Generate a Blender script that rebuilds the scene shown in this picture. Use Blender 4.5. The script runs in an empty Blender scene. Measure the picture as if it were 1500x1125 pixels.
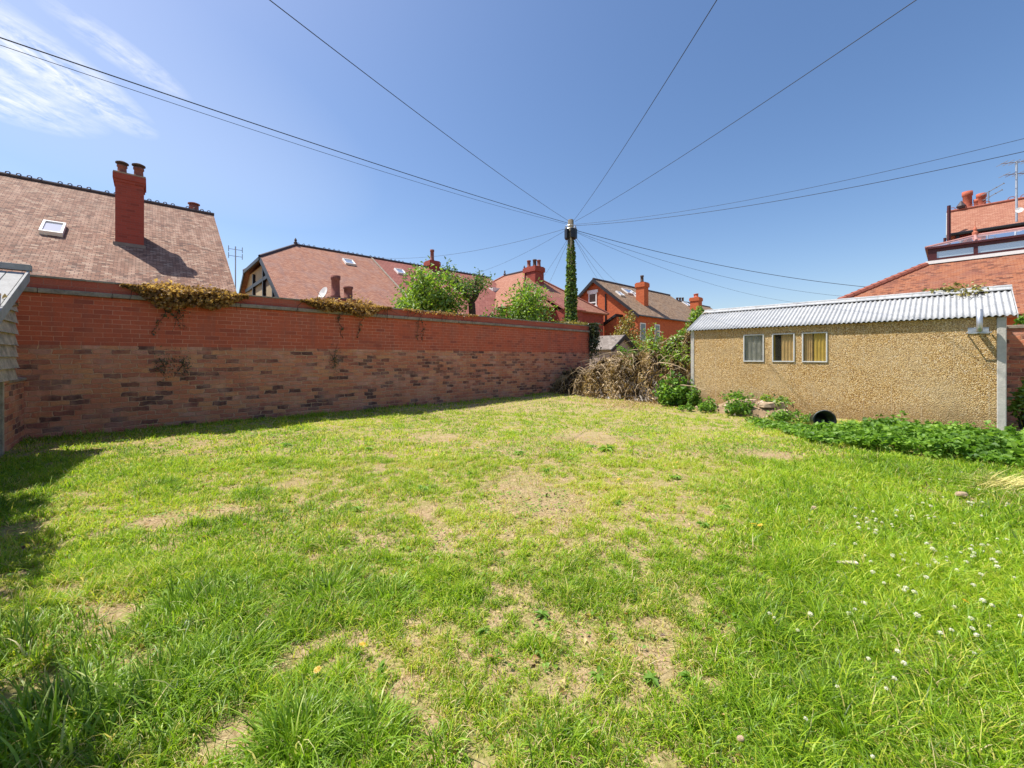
import bpy, math, random
import numpy as np
from mathutils import Vector
random.seed(7); RG = np.random.default_rng(11)
SC = bpy.context.scene; COL = SC.collection
R = math.radians
# ------------------------------------------------------------------ frame
FPX, HYP, HC = 586.0, 522.0, 1.3          # focal length and horizon of the photo in its 1500 px frame, eye height
wn = math.hypot(.741, .671)
W = Vector((.741/wn, .671/wn, 0)); M = Vector((W.y, -W.x, 0)); Z = Vector((0, 0, 1))   # along the brick wall / out into the lawn
O = Vector((-7.55, 6.19, 0))
def S(s, t, z=0.0): return O + W*s + M*t + Z*z
def st(p): d = Vector((p[0], p[1], 0)) - O; return d.dot(W), d.dot(M)
def P(px, py, Y): return Vector(((px-750)/FPX*Y, Y, HC + (HYP-py)/FPX*Y))
def G(px, py): return P(px, py, HC*FPX/(py-HYP))
def on_s(px, py, s):
    d = Vector(((px-750)/FPX, 1, 0)); k = (s + O.dot(W))/d.dot(W); return P(px, py, k)
def on_t(px, py, t):
    d = Vector(((px-750)/FPX, 1, 0)); k = (t + O.dot(M))/d.dot(M); return P(px, py, k)

# ------------------------------------------------------------------ nodes
class NT:
    def __init__(self, name, world=None):
        if world is None:
            self.m = bpy.data.materials.new(name); self.m.use_nodes = True; self.t = self.m.node_tree
        else: self.m = world; self.t = world.node_tree
        self.t.nodes.clear()
    def n(self, typ, ins=None, **props):
        x = self.t.nodes.new(typ)
        for k, v in props.items(): setattr(x, k, v)
        for k, v in (ins or {}).items(): self.set(x.inputs[k], v)
        return x
    def set(self, sock, v):
        if isinstance(v, bpy.types.NodeSocket): self.t.links.new(v, sock)
        elif isinstance(v, bpy.types.Node): self.t.links.new(v.outputs[0], sock)
        else:
            if isinstance(v, (tuple, list)) and len(v) == 3 and sock.type == 'RGBA': v = (*v, 1)
            sock.default_value = v
    def math(self, op, a, b=None, c=None, clamp=False):
        x = self.n('ShaderNodeMath', operation=op, use_clamp=clamp)
        for i, v in enumerate((a, b, c)):
            if v is not None: self.set(x.inputs[i], v)
        return x.outputs[0]
    def ramp(self, f, stops, interp='LINEAR'):
        x = self.n('ShaderNodeValToRGB', {'Fac': f}); cr = x.color_ramp; cr.interpolation = interp
        while len(cr.elements) < len(stops): cr.elements.new(.5)
        for e, (p, c) in zip(cr.elements, stops):
            e.position = p; e.color = (*c, 1) if len(c) == 3 else c
        return x.outputs[0]
    def mix(self, f, a, b, blend='MIX'):
        x = self.n('ShaderNodeMix', data_type='RGBA', blend_type=blend)
        self.set(x.inputs[0], f); self.set(x.inputs[6], a); self.set(x.inputs[7], b)
        return x.outputs[2]
    def noise(self, vec, scale, detail=4, rough=.55, dist=0, out=0):
        return self.n('ShaderNodeTexNoise', {'Vector': vec, 'Scale': scale, 'Detail': detail, 'Roughness': rough, 'Distortion': dist}).outputs[out]
    def maprange(self, v, a, b, c=0., d=1.):
        return self.n('ShaderNodeMapRange', {'Value': v, 'From Min': a, 'From Max': b, 'To Min': c, 'To Max': d}).outputs[0]
    def uv(self): return self.n('ShaderNodeTexCoord').outputs['UV']
    def obj(self): return self.n('ShaderNodeTexCoord').outputs['Object']
    def attr(self, name): return self.n('ShaderNodeAttribute', attribute_name=name).outputs['Fac']
    def bump(self, h, strength=.5, dist=.01):
        return self.n('ShaderNodeBump', {'Height': h, 'Strength': strength, 'Distance': dist}).outputs[0]
    def pbsdf(self, col, rough=.8, normal=None, metal=0., spec=.3):
        i = {'Base Color': col, 'Roughness': rough, 'Metallic': metal, 'Specular IOR Level': spec}
        if normal is not None: i['Normal'] = normal
        return self.n('ShaderNodeBsdfPrincipled', i)
    def out(self, sh, disp=None):
        self.n('ShaderNodeOutputMaterial', {'Surface': sh}); return self.m

def plain(name, col, rough=.7, metal=0., var=.25, scale=8., bump=.15, spec=.3, streak=False):
    a = NT(name); o = a.obj()
    if streak:
        o = a.n('ShaderNodeMapping', {'Vector': o, 'Scale': (3, 3, .25)}).outputs[0]
    nz = a.noise(o, scale, 6, .65)
    nz2 = a.noise(o, scale*6, 3, .6)
    f = a.maprange(a.math('ADD', a.math('MULTIPLY', nz, .7), a.math('MULTIPLY', nz2, .3)), .3, .7)
    c = a.mix(f, tuple(x*(1-var) for x in col), tuple(min(1, x*(1+var)) for x in col))
    return a.out(a.pbsdf(c, rough, a.bump(nz2, bump, .01), metal, spec))

def brick_mat(name, bw, bh, mw, cols, mortar, rough=.85, bump=.6, wear=.4, tile=False, blotch=None, blotch_amt=.5, edge=.3, streak=None, soot=0., patchy=0.):
    a = NT(name); uv = a.uv()
    wob = a.n('ShaderNodeVectorMath', {0: a.noise(uv, 9, 2, .5, out=1), 1: (.5, .5, .5)}, operation='SUBTRACT').outputs[0]
    uvw = a.n('ShaderNodeVectorMath', {0: wob, 1: (.018*edge*3, .012*edge*3, 0), 2: uv}, operation='MULTIPLY_ADD').outputs[0]
    x = a.n('ShaderNodeSeparateXYZ', {0: uvw}); u, v = x.outputs[0], x.outputs[1]
    vr = a.math('DIVIDE', v, bh); row = a.math('FLOOR', vr); fv = a.math('FRACT', vr)
    off = a.math('MULTIPLY', a.math('FLOORED_MODULO', row, 2.0), .5)
    if not tile:
        off = a.math('ADD', off, a.math('MULTIPLY', a.n('ShaderNodeTexWhiteNoise', {'W': row}, noise_dimensions='1D').outputs[0], .22))
    cu = a.math('ADD', a.math('DIVIDE', u, bw), off); colm = a.math('FLOOR', cu); fu = a.math('FRACT', cu)
    cell = a.n('ShaderNodeCombineXYZ', {0: colm, 1: row, 2: 0.}).outputs[0]
    rnd = a.n('ShaderNodeTexWhiteNoise', {'Vector': cell}, noise_dimensions='2D').outputs[0]
    if soot:
        sz = a.noise(uv, .9, 6, .75); lowz = a.maprange(v, 1.3, .3)
        rnd = a.math('SUBTRACT', rnd, a.math('MULTIPLY', a.math('ADD', a.maprange(sz, .46, .66), a.math('MULTIPLY', lowz, .35)), soot), clamp=True)
    c = a.ramp(rnd, cols)
    nz = a.noise(uv, 2.2 if not tile else .9, 8, .68); nf = a.noise(uv, 45, 4, .7)
    c = a.mix(a.maprange(nf, .3, .75), a.mix(1., c, (1-wear, 1-wear, 1-wear), 'MULTIPLY'), c)
    if blotch is not None:
        c = a.mix(a.math('MULTIPLY', a.maprange(nz, .47, .68), blotch_amt), c, blotch)
    if streak is not None:
        sn = a.noise(a.n('ShaderNodeMapping', {'Vector': uv, 'Scale': (1.6, .25, 1)}).outputs[0], 2.4, 6, .7)
        c = a.mix(a.math('MULTIPLY', a.maprange(sn, .49, .68), .75), c, streak)
    du = a.math('MULTIPLY', a.math('MINIMUM', fu, a.math('SUBTRACT', 1., fu)), bw)
    dv = a.math('MULTIPLY', a.math('MINIMUM', fv, a.math('SUBTRACT', 1., fv)), bh)
    if tile:
        gap = a.math('MINIMUM', du, a.math('MULTIPLY', fv, bh))
        mk = a.maprange(gap, mw*.2, mw)
        h = a.math('ADD', a.math('MULTIPLY', a.math('SUBTRACT', 1., fv), 1.), a.math('MULTIPLY', rnd, .5))
        h = a.math('ADD', h, a.math('MULTIPLY', nf, .25))
    else:
        mk = a.maprange(a.math('MINIMUM', du, dv), mw*.35, mw*.65)
        h = a.math('ADD', a.math('MULTIPLY', mk, .8), a.math('ADD', a.math('MULTIPLY', nf, .4), a.math('MULTIPLY', rnd, .25)))
    mc = a.mix(nf, tuple(m*.75 for m in mortar), tuple(min(1, m*1.2) for m in mortar))
    if patchy: mk = a.math('MAXIMUM', mk, a.math('MULTIPLY', a.maprange(a.noise(uv, 1.7, 5, .7), .42, .62), patchy))
    c = a.mix(mk, mc, c)
    return a.out(a.pbsdf(c, rough, a.bump(h, bump, .012), 0, .2))

def leaf_mat(name, stops, trans=.35, rough=.5, gloss=.06):
    a = NT(name); c = a.ramp(a.attr('tint'), stops)
    d = a.n('ShaderNodeBsdfDiffuse', {'Color': c})
    t = a.n('ShaderNodeBsdfTranslucent', {'Color': a.mix(1., c, (1.25, 1.3, .7), 'MULTIPLY')})
    m = a.n('ShaderNodeMixShader', {0: trans, 1: d.outputs[0], 2: t.outputs[0]})
    g = a.n('ShaderNodeBsdfGlossy', {'Color': (1, 1, 1), 'Roughness': rough})
    m2 = a.n('ShaderNodeMixShader', {0: gloss, 1: m.outputs[0], 2: g.outputs[0]})
    return a.out(m2.outputs[0])

# ------------------------------------------------------------------ objects
def put(o, parent=None):
    COL.objects.link(o)
    if parent is not None: o.parent = parent
    return o
def tag(o, label=None, cat=None, group=None, kind=None):
    if label: o['label'] = label
    if cat: o['category'] = cat
    if group: o['group'] = group
    if kind: o['kind'] = kind
    return o
def thing(name, loc, label, cat, group=None):
    o = bpy.data.objects.new(name, None); o.empty_display_size = .2; put(o); o.location = Vector(loc)
    return tag(o, label, cat, group)
def base_of(parent):
    p = Vector((0, 0, 0))
    while parent is not None: p = p + Vector(parent.location); parent = parent.parent
    return p

class MB:
    def __init__(self): self.v = []; self.f = []
    def add(self, vs, fs):
        k = len(self.v); self.v += [tuple(p) for p in vs]; self.f += [tuple(i+k for i in f) for f in fs]; return self
    def prism(self, poly, vec):
        poly = [Vector(p) for p in poly]; n = len(poly); vec = Vector(vec)
        nrm = Vector((0, 0, 0))
        for i in range(n): nrm += poly[i].cross(poly[(i+1) % n])
        if nrm.dot(vec) > 0: poly = poly[::-1]
        # poly normal now opposes vec: poly is the outer cap
        vs = poly + [p+vec for p in poly]
        fs = [tuple(range(n)), tuple(range(2*n-1, n-1, -1))]
        fs += [(i, i+n, (i+1) % n + n, (i+1) % n) for i in range(n)]
        return self.add(vs, fs)
    def box(self, a, b, c=None):
        """box between (s,t,z) corners in wall axes"""
        s0, t0, z0 = a; s1, t1, z1 = b
        return self.prism([S(s0, t0, z0), S(s1, t0, z0), S(s1, t1, z0), S(s0, t1, z0)], Z*(z1-z0))
    def wbox(self, c, x, y, z):
        """box centred on world point c with full axis vectors"""
        x, y, z = Vector(x), Vector(y), Vector(z); p = Vector(c)-x/2-y/2-z/2
        return self.prism([p, p+x, p+x+y, p+y], z)
    def tube(self, pts, rad, n=8, cap=True):
        pts = [Vector(p) for p in pts]
        if not isinstance(rad, (list, tuple)): rad = [rad]*len(pts)
        rings = []; prev = None
        for i, p in enumerate(pts):
            d = (pts[min(i+1, len(pts)-1)]-pts[max(i-1, 0)]).normalized()
            if prev is None: a = d.orthogonal().normalized()
            else: a = (prev - d*prev.dot(d)).normalized()
            prev = a; b = d.cross(a)
            rings.append([p + (a*math.cos(2*math.pi*j/n)+b*math.sin(2*math.pi*j/n))*rad[i] for j in range(n)])
        vs = [q for r in rings for q in r]; fs = []
        for i in range(len(pts)-1):
            for j in range(n):
                fs.append((i*n+j, i*n+(j+1) % n, (i+1)*n+(j+1) % n, (i+1)*n+j))
        if cap: fs += [tuple(range(n-1, -1, -1)), tuple((len(pts)-1)*n+j for j in range(n))]
        return self.add(vs, fs)
    def lathe(self, c, prof, n=20):
        c = Vector(c); vs = []; fs = []
        for r, z in prof:
            vs += [c+Vector((r*math.cos(2*math.pi*j/n), r*math.sin(2*math.pi*j/n), z)) for j in range(n)]
        for i in range(len(prof)-1):
            for j in range(n): fs.append((i*n+j, i*n+(j+1) % n, (i+1)*n+(j+1) % n, (i+1)*n+j))
        fs += [tuple(range(n-1, -1, -1)), tuple((len(prof)-1)*n+j for j in range(n))]
        return self.add(vs, fs)
    def build(self, name, m, parent=None, smooth=False, loc=None, bevel=0):
        b = base_of(parent) if parent is not None else (Vector(loc) if loc is not None else Vector((0, 0, 0)))
        me = bpy.data.meshes.new(name)
        me.from_pydata([tuple(Vector(p)-b) for p in self.v], [], self.f); me.update()
        me.materials.append(m)
        uvl = me.uv_layers.new(name='uv')
        for p in me.polygons:
            n = p.normal
            if abs(n.z) > .999: ua, va = Vector(W), Vector(M)
            else: ua = Vector((-n.y, n.x, 0)).normalized(); va = n.cross(ua)
            if ua.dot(W) < 0 and abs(ua.dot(W)) > .5: ua = -ua
            for li in p.loop_indices:
                q = me.vertices[me.loops[li].vertex_index].co + b
                uvl.data[li].uv = (q.dot(ua), q.dot(va))
        if smooth:
            for p in me.polygons: p.use_smooth = True
        o = bpy.data.objects.new(name, me); put(o, parent)
        if parent is None: o.location = b
        if bevel:
            md = o.modifiers.new('bevel', 'BEVEL'); md.width = bevel; md.segments = 2; md.limit_method = 'ANGLE'
        return o

def np_mesh(name, V, F, tint, m, parent=None, loc=None):
    """triangle mesh from numpy with a per-face tint attribute"""
    b = base_of(parent) if parent is not None else (Vector(loc) if loc is not None else Vector((0, 0, 0)))
    me = bpy.data.meshes.new(name); V = np.asarray(V, np.float32)-np.array(b, np.float32)
    me.vertices.add(len(V)); me.vertices.foreach_set('co', V.ravel())
    F = np.asarray(F, np.int32); me.loops.add(F.size); me.loops.foreach_set('vertex_index', F.ravel())
    me.polygons.add(len(F)); me.polygons.foreach_set('loop_start', np.arange(0, F.size, 3, dtype=np.int32))
    me.update(calc_edges=True)
    at = me.attributes.new('tint', 'FLOAT', 'FACE'); at.data.foreach_set('value', np.asarray(tint, np.float32))
    me.materials.append(m); o = bpy.data.objects.new(name, me); put(o, parent)
    if parent is None: o.location = b
    return o

def blade_geo(base, h, w, az, lean, tint, segs=3, curl=1.0):
    """curved tapering grass blades -> V, F, tint"""
    n = len(base); rows = segs
    out = np.stack([np.cos(az), np.sin(az), np.zeros(n)], 1); side = np.stack([-np.sin(az), np.cos(az), np.zeros(n)], 1)
    tw = RG.uniform(-1.2, 1.2, n)
    side = side*np.cos(tw)[:, None] + out*np.sin(tw)[:, None]
    V = np.zeros((n, 2*rows+1, 3), np.float32)
    for i in range(rows+1):
        t = i/rows
        th = lean*t**curl          # bend angle grows along the blade
        p = base + out*(h*np.sin(th*.75)*t)[:, None]
        p[:, 2] += h*t*np.cos(th*.85)
        ww = (w*.5*(1-t**1.7))[:, None]
        if i < rows: V[:, 2*i] = p-side*ww; V[:, 2*i+1] = p+side*ww
        else: V[:, 2*rows] = p
    F = []
    for i in range(rows-1):
        a = 2*i; F += [(a, a+1, a+3), (a, a+3, a+2)]
    F.append((2*rows-2, 2*rows-1, 2*rows)); F = np.array(F)
    k = 2*rows+1
    FF = (F[None] + (np.arange(n)*k)[:, None, None]).reshape(-1, 3)
    return V.reshape(-1, 3), FF, np.repeat(tint, len(F))

def leaf_geo(C, size, ratio=.55, up=.5, fold=.18, tint=None, dirs=None, spread=1.0):
    """folded lozenge leaves at C; up = how much the blades face the sky"""
    n = len(C); size = np.broadcast_to(size, n)
    nr = RG.normal(size=(n, 3))*spread; nr[:, 2] += up*2.2; nr /= np.linalg.norm(nr, axis=1)[:, None]
    d = RG.normal(size=(n, 3)) if dirs is None else dirs + RG.normal(size=(n, 3))*.35
    d -= nr*(d*nr).sum(1)[:, None]; d /= np.linalg.norm(d, axis=1)[:, None]+1e-9
    sd = np.cross(nr, d); L = size[:, None]
    b = C-d*L*.5; tip = C+d*L*.5-nr*L*.12; l = C+sd*L*ratio*.5+nr*L*fold-d*L*.08; r = C-sd*L*ratio*.5+nr*L*fold-d*L*.08
    V = np.stack([b, r, tip, l], 1).reshape(-1, 3)
    F = np.array([(0, 1, 2), (0, 2, 3)])
    FF = (F[None]+(np.arange(n)*4)[:, None, None]).reshape(-1, 3)
    if tint is None: tint = RG.uniform(0, 1, n)
    return V, FF, np.repeat(tint, 2)

def merge(*gs):
    V, F, T = [], [], []; k = 0
    for v, f, t in gs: V.append(v); F.append(np.asarray(f)+k); T.append(t); k += len(v)
    return np.concatenate(V), np.concatenate(F), np.concatenate(T)

# value noise (smooth) for lawn masks and bumps
_T = RG.uniform(0, 1, (256, 256))
def vnoise(x, y):
    xi = np.floor(x).astype(int); yi = np.floor(y).astype(int); fx = x-xi; fy = y-yi
    fx = fx*fx*(3-2*fx); fy = fy*fy*(3-2*fy); g = lambda i, j: _T[i % 256, j % 256]
    return (g(xi, yi)*(1-fx)+g(xi+1, yi)*fx)*(1-fy)+(g(xi, yi+1)*(1-fx)+g(xi+1, yi+1)*fx)*fy
def fbm(x, y, o=4):
    s = 0; a = .5
    for i in range(o): s = s+a*vnoise(x*2**i+17*i, y*2**i+5*i); a *= .5
    return s/(1-.5**o)
def ground_z(x, y):
    x = np.asarray(x, float); y = np.asarray(y, float)
    near = np.clip(1-(np.hypot(x-1, y-6)-14)/8, 0, 1)
    return ((fbm(x*.7+40, y*.7+40, 4)-.5)*.10 + (fbm(x*4+9, y*4+3, 2)-.5)*.025)*near-.01

# ------------------------------------------------------------------ materials
OLD = brick_mat('old_brick', .228, .082, .014,
    [(0, (.17, .08, .065)), (.11, (.36, .135, .095)), (.24, (.60, .20, .125)), (.42, (.74, .255, .14)), (.58, (.78, .28, .145)), (.70, (.82, .37, .18)), (.78, (.72, .23, .12)), (.93, (.78, .37, .25)), (1, (.60, .26, .19))],
    (.70, .40, .25), bump=1.0, wear=.36, blotch=(.74, .43, .32), blotch_amt=.5, edge=1.6, streak=(.50, .20, .115), soot=.20, patchy=.7)
RED = brick_mat('red_brick', .228, .076, .007,
    [(0, (.55, .125, .07)), (.4, (.68, .155, .08)), (.85, (.62, .14, .072)), (1, (.42, .10, .065))],
    (.74, .36, .24), bump=.35, wear=.25, blotch=(.50, .15, .09), blotch_amt=.7, edge=.25, streak=(.36, .115, .08), patchy=.85)
BAND = brick_mat('coping_brick', .30, .30, .006, [(0, (.50, .115, .075)), (1, (.60, .15, .09))], (.38, .18, .13), bump=.3, wear=.35, blotch=(.42, .15, .10), blotch_amt=.6)
STONE = plain('weathered_stone', (.30, .245, .19), .9, var=.5, scale=5, bump=.6)
HB_ORANGE = brick_mat('orange_brick', .228, .078, .008, [(0, (.52, .12, .045)), (.6, (.60, .15, .055)), (1, (.45, .095, .04))], (.42, .18, .10), bump=.3, wear=.2)
HB_DARK = brick_mat('dark_red_brick', .228, .078, .008, [(0, (.33, .07, .05)), (.6, (.40, .085, .06)), (1, (.26, .06, .045))], (.26, .10, .08), bump=.3, wear=.25)
T_ROSE = brick_mat('rose_tiles', .17, .10, .012, [(0, (.14, .075, .055)), (.14, (.25, .12, .08)), (.5, (.345, .175, .112)), (.8, (.44, .26, .175)), (.93, (.53, .37, .265)), (1, (.16, .09, .07))], (.08, .05, .04), tile=True, bump=.9, wear=.5, blotch=(.24, .14, .095), blotch_amt=.8, streak=(.44, .28, .20))
T_PINK = brick_mat('pink_tiles', .17, .10, .012, [(0, (.34, .14, .09)), (.5, (.44, .20, .125)), (1, (.51, .26, .17))], (.14, .07, .05), tile=True, bump=.7, wear=.35, blotch=(.34, .21, .17), blotch_amt=.8, streak=(.24, .13, .11))
T_RED = brick_mat('red_tiles', .26, .2, .016, [(0, (.30, .105, .08)), (1, (.38, .15, .115))], (.15, .05, .05), tile=True, bump=.7, wear=.25)
T_ORANGE = brick_mat('orange_tiles', .17, .10, .012, [(0, (.27, .095, .05)), (.05, (.11, .05, .035)), (.25, (.33, .125, .062)), (.7, (.38, .155, .08)), (1, (.35, .17, .105))], (.20, .06, .04), tile=True, bump=.8, wear=.3, blotch=(.21, .09, .065), blotch_amt=.8)
T_SALMON = brick_mat('salmon_tiles', .17, .10, .012, [(0, (.34, .14, .09)), (.5, (.40, .18, .115)), (1, (.45, .23, .155))], (.22, .09, .06), tile=True, bump=.6, wear=.3, blotch=(.34, .15, .105))
T_BROWN = brick_mat('brown_slates', .25, .18, .014, [(0, (.26, .165, .10)), (.5, (.36, .23, .14)), (1, (.45, .31, .20))], (.08, .05, .04), tile=True, bump=.8, wear=.4, blotch=(.24, .19, .15))
T_GREY = brick_mat('grey_slates', .25, .18, .014, [(0, (.24, .20, .17)), (1, (.36, .31, .27))], (.1, .08, .07), tile=True, bump=.7, wear=.4)
RIDGE = plain('ridge_clay', (.07, .05, .055), .6, var=.3)
RIDGE_RED = plain('ridge_red_clay', (.33, .11, .075), .8, var=.35)
DARKWOOD = plain('dark_painted_wood', (.025, .024, .028), .5, var=.3)
WHITEP = plain('white_paint', (.78, .77, .74), .45, var=.08)
POTM = plain('clay_pot', (.42, .11, .065), .8, var=.35)
POTB = plain('sooty_clay_pot', (.24, .09, .07), .85, var=.4)
POTD = plain('blackened_clay', (.09, .06, .05), .85, var=.4)
LEAD = plain('lead_flashing', (.20, .17, .15), .6, var=.3)
METAL = plain('galvanised_metal', (.50, .52, .54), .4, .7, var=.2)
ANT = plain('aerial_alloy', (.30, .31, .33), .4, .5, var=.15)
POLEW = plain('creosoted_pole', (.13, .11, .075), .85, var=.4, scale=10, streak=True)
BLACKP = plain('black_plastic', (.012, .012, .014), .35, var=.3, spec=.5)
CABLE = plain('cable_sheath', (.035, .04, .055), .5, var=.2)
OLDWOOD = plain('weathered_board', (.46, .38, .28), .85, var=.6, scale=6, bump=.5)
GREYWOOD = plain('grey_roof_board', (.34, .335, .32), .75, var=.25, scale=5)
CREAM = plain('cream_render', (.44, .34, .21), .9, var=.2)
RENDER_W = plain('pale_render', (.60, .56, .50), .9, var=.12)
PINKISH = plain('faded_shed_cladding', (.38, .30, .27), .9, var=.2)
CONC = plain('painted_concrete', (.50, .47, .42), .85, var=.18, scale=7, bump=.4)
MAROON = plain('maroon_frame', (.075, .02, .022), .4, var=.2)
PINKF = plain('faded_frame', (.45, .22, .19), .6, var=.2)
BARK = plain('bark', (.075, .055, .042), .95, var=.45, scale=14, bump=.9)
SOIL = plain('dry_soil', (.29, .20, .115), .95, var=.45, scale=9, bump=.9)
SLABM = plain('broken_slab', (.42, .31, .20), .9, var=.35, scale=7, bump=.6)
PAVE = plain('paving_slab', (.40, .35, .31), .9, var=.25, scale=5, bump=.3)
FRAMEM = plain('window_frame_paint', (.56, .56, .54), .55, var=.15)
TERRACOTTA = plain('terracotta_finial', (.45, .14, .08), .8, var=.25)

def glass_mat(name, tintc, refl=1.0, clear=.0):
    a = NT(name); fr = a.n('ShaderNodeFresnel', {'IOR': 1.5}).outputs[0]
    g = a.n('ShaderNodeBsdfGlossy', {'Color': (.95, .97, 1), 'Roughness': .03})
    d = a.n('ShaderNodeBsdfDiffuse', {'Color': tintc}); t = a.n('ShaderNodeBsdfTransparent', {'Color': (.93, .94, .92)})
    b = a.n('ShaderNodeMixShader', {0: clear, 1: d.outputs[0], 2: t.outputs[0]})
    f = a.math('ADD', a.math('MULTIPLY', fr, .35 if clear else 1.), refl, clamp=True)
    return a.out(a.n('ShaderNodeMixShader', {0: f, 1: b.outputs[0], 2: g.outputs[0]}).outputs[0])
GLASS_DARK = glass_mat('window_glass', (.02, .022, .025), .05)
GLASS_SKY = glass_mat('roof_glass', (.30, .34, .40), .35)
GLASS_PALE = glass_mat('lantern_glass', (.36, .42, .44), .25)
GLASS_CLEAR = glass_mat('dusty_glass', (.34, .31, .24), .0, .95)

def pebble_mat():
    a = NT('pebbledash'); o = a.obj()
    v = a.n('ShaderNodeTexVoronoi', {'Vector': o, 'Scale': 74.0, 'Randomness': 1.0})
    x = a.n('ShaderNodeSeparateColor', {0: v.outputs['Color']}).outputs[0]
    c = a.ramp(x, [(0, (.20, .10, .035)), (.15, (.46, .27, .09)), (.4, (.62, .40, .15)), (.7, (.74, .51, .22)), (.92, (.84, .65, .38)), (1, (.90, .78, .58))])
    dk = a.maprange(v.outputs['Distance'], .45, .75)
    c = a.mix(dk, c, (.26, .15, .06))
    big = a.noise(o, 1.3, 6, .7); c = a.mix(a.math('MULTIPLY', a.maprange(big, .45, .7), .4), c, (.78, .62, .38)); big2 = a.noise(o, 2.6, 7, .72)
    c = a.mix(a.math('MULTIPLY', a.maprange(big2, .50, .68), .38), c, (.30, .19, .08))
    zb = a.n('ShaderNodeSeparateXYZ', {0: a.uv()}).outputs[1]
    c = a.mix(a.math('MULTIPLY', a.maprange(a.math('SUBTRACT', zb, a.math('MULTIPLY', big, .7)), .12, -.28), .6), c, (.24, .16, .08))
    # panel joints every 0.4 m along the wall, weathered paler
    u = a.n('ShaderNodeSeparateXYZ', {0: a.uv()}).outputs[0]
    fu = a.math('FRACT', a.math('DIVIDE', u, .405)); jd = a.math('ABSOLUTE', a.math('SUBTRACT', fu, .5))
    jm = a.math('MULTIPLY', a.maprange(jd, .492, .47, 1., 0.), a.maprange(a.noise(o, 3., 3), .42, .6))
    c = a.mix(a.math('MULTIPLY', jm, .45), c, (.55, .45, .32))
    h = a.math('SUBTRACT', 1., v.outputs['Distance'])
    return a.out(a.pbsdf(c, .9, a.bump(h, 1.0, .012), 0, .2))
PEB = pebble_mat()

def corr_mat():
    a = NT('cement_sheet'); o = a.obj(); nz = a.noise(o, 3, 7, .7); n2 = a.noise(o, 30, 4, .7)
    c = a.ramp(nz, [(.3, (.34, .35, .36)), (.5, (.42, .43, .44)), (.7, (.50, .50, .49))])
    c = a.mix(a.math('MULTIPLY', a.maprange(n2, .55, .75), .35), c, (.30, .31, .30))
    sn = a.noise(a.n('ShaderNodeMapping', {'Vector': a.uv(), 'Scale': (5, .5, 1)}).outputs[0], 3., 6, .7)
    c = a.mix(a.math('MULTIPLY', a.maprange(sn, .47, .66), .75), c, (.26, .25, .22))
    return a.out(a.pbsdf(c, .8, a.bump(n2, .25, .005), 0, .25))
CORR = corr_mat()

def ground_mat():
    a = NT('lawn_soil'); o = a.obj()
    n1 = a.noise(o, .55, 6, .6); n2 = a.noise(o, 5, 6, .7); n3 = a.noise(o, 60, 5, .75)
    thatch = a.ramp(n3, [(.2, (.13, .08, .04)), (.42, (.31, .215, .115)), (.6, (.49, .365, .215)), (.8, (.68, .53, .345))])
    green = a.ramp(n3, [(.25, (.06, .085, .012)), (.5, (.20, .25, .03)), (.75, (.40, .42, .09))])
    c = a.mix(a.math('MULTIPLY', a.maprange(n2, .42, .64), .55), thatch, green)
    c = a.mix(a.math('MULTIPLY', a.maprange(n1, .52, .7), .4), c, green)
    return a.out(a.pbsdf(c, .95, a.bump(n3, .7, .015), 0, .1))
GROUND = ground_mat()

GRASS = leaf_mat('grass_blade', [(0, (.05, .10, .006)), (.2, (.13, .25, .011)), (.42, (.27, .45, .016)), (.56, (.42, .57, .027)), (.68, (.54, .60, .05)), (.78, (.60, .54, .14)), (.9, (.74, .58, .27)), (1, (.80, .66, .40))], .45, .5, .025)
TUFT = leaf_mat('tussock_blade', [(0, (.07, .135, .010)), (.3, (.17, .31, .017)), (.65, (.31, .48, .034)), (.9, (.48, .61, .12)), (1, (.66, .57, .30))], .40, .45, .025)
LEAF_BRIGHT = leaf_mat('bright_leaf', [(0, (.09, .17, .02)), (.5, (.20, .34, .035)), (1, (.36, .48, .06))], .45)
LEAF_MID = leaf_mat('mid_leaf', [(0, (.045, .095, .018)), (.5, (.10, .19, .03)), (1, (.22, .33, .06))], .4)
LEAF_IVY = leaf_mat('ivy_leaf', [(0, (.035, .08, .012)), (.5, (.10, .19, .025)), (.8, (.21, .33, .05)), (1, (.40, .46, .15))], .35, .5, .03)
LEAF_DEAD = leaf_mat('dead_leaf', [(0, (.09, .045, .018)), (.4, (.32, .18, .065)), (.75, (.60, .39, .16)), (1, (.80, .63, .36))], .4, .5, .02)
LEAF_YEL = leaf_mat('yellow_leaf', [(0, (.12, .12, .02)), (.5, (.28, .24, .05)), (1, (.42, .33, .09))], .4)
LEAF_DARK = leaf_mat('dark_leaf', [(0, (.02, .035, .012)), (.6, (.06, .085, .025)), (1, (.16, .16, .06))], .25)
LEAF_WEED = leaf_mat('weed_leaf', [(0, (.06, .14, .018)), (.5, (.14, .28, .03)), (1, (.27, .44, .06))], .42, .55, .02)
STRAW = leaf_mat('dead_stem', [(0, (.05, .032, .015)), (.35, (.19, .12, .05)), (.75, (.42, .29, .13)), (1, (.66, .51, .30))], .25, .5, .02)
PETAL = leaf_mat('white_petal', [(0, (.80, .78, .70)), (1, (.92, .91, .88))], .4, .5, .0)
YPETAL = leaf_mat('yellow_petal', [(0, (.62, .38, .02)), (1, (.80, .58, .04))], .25)

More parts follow.
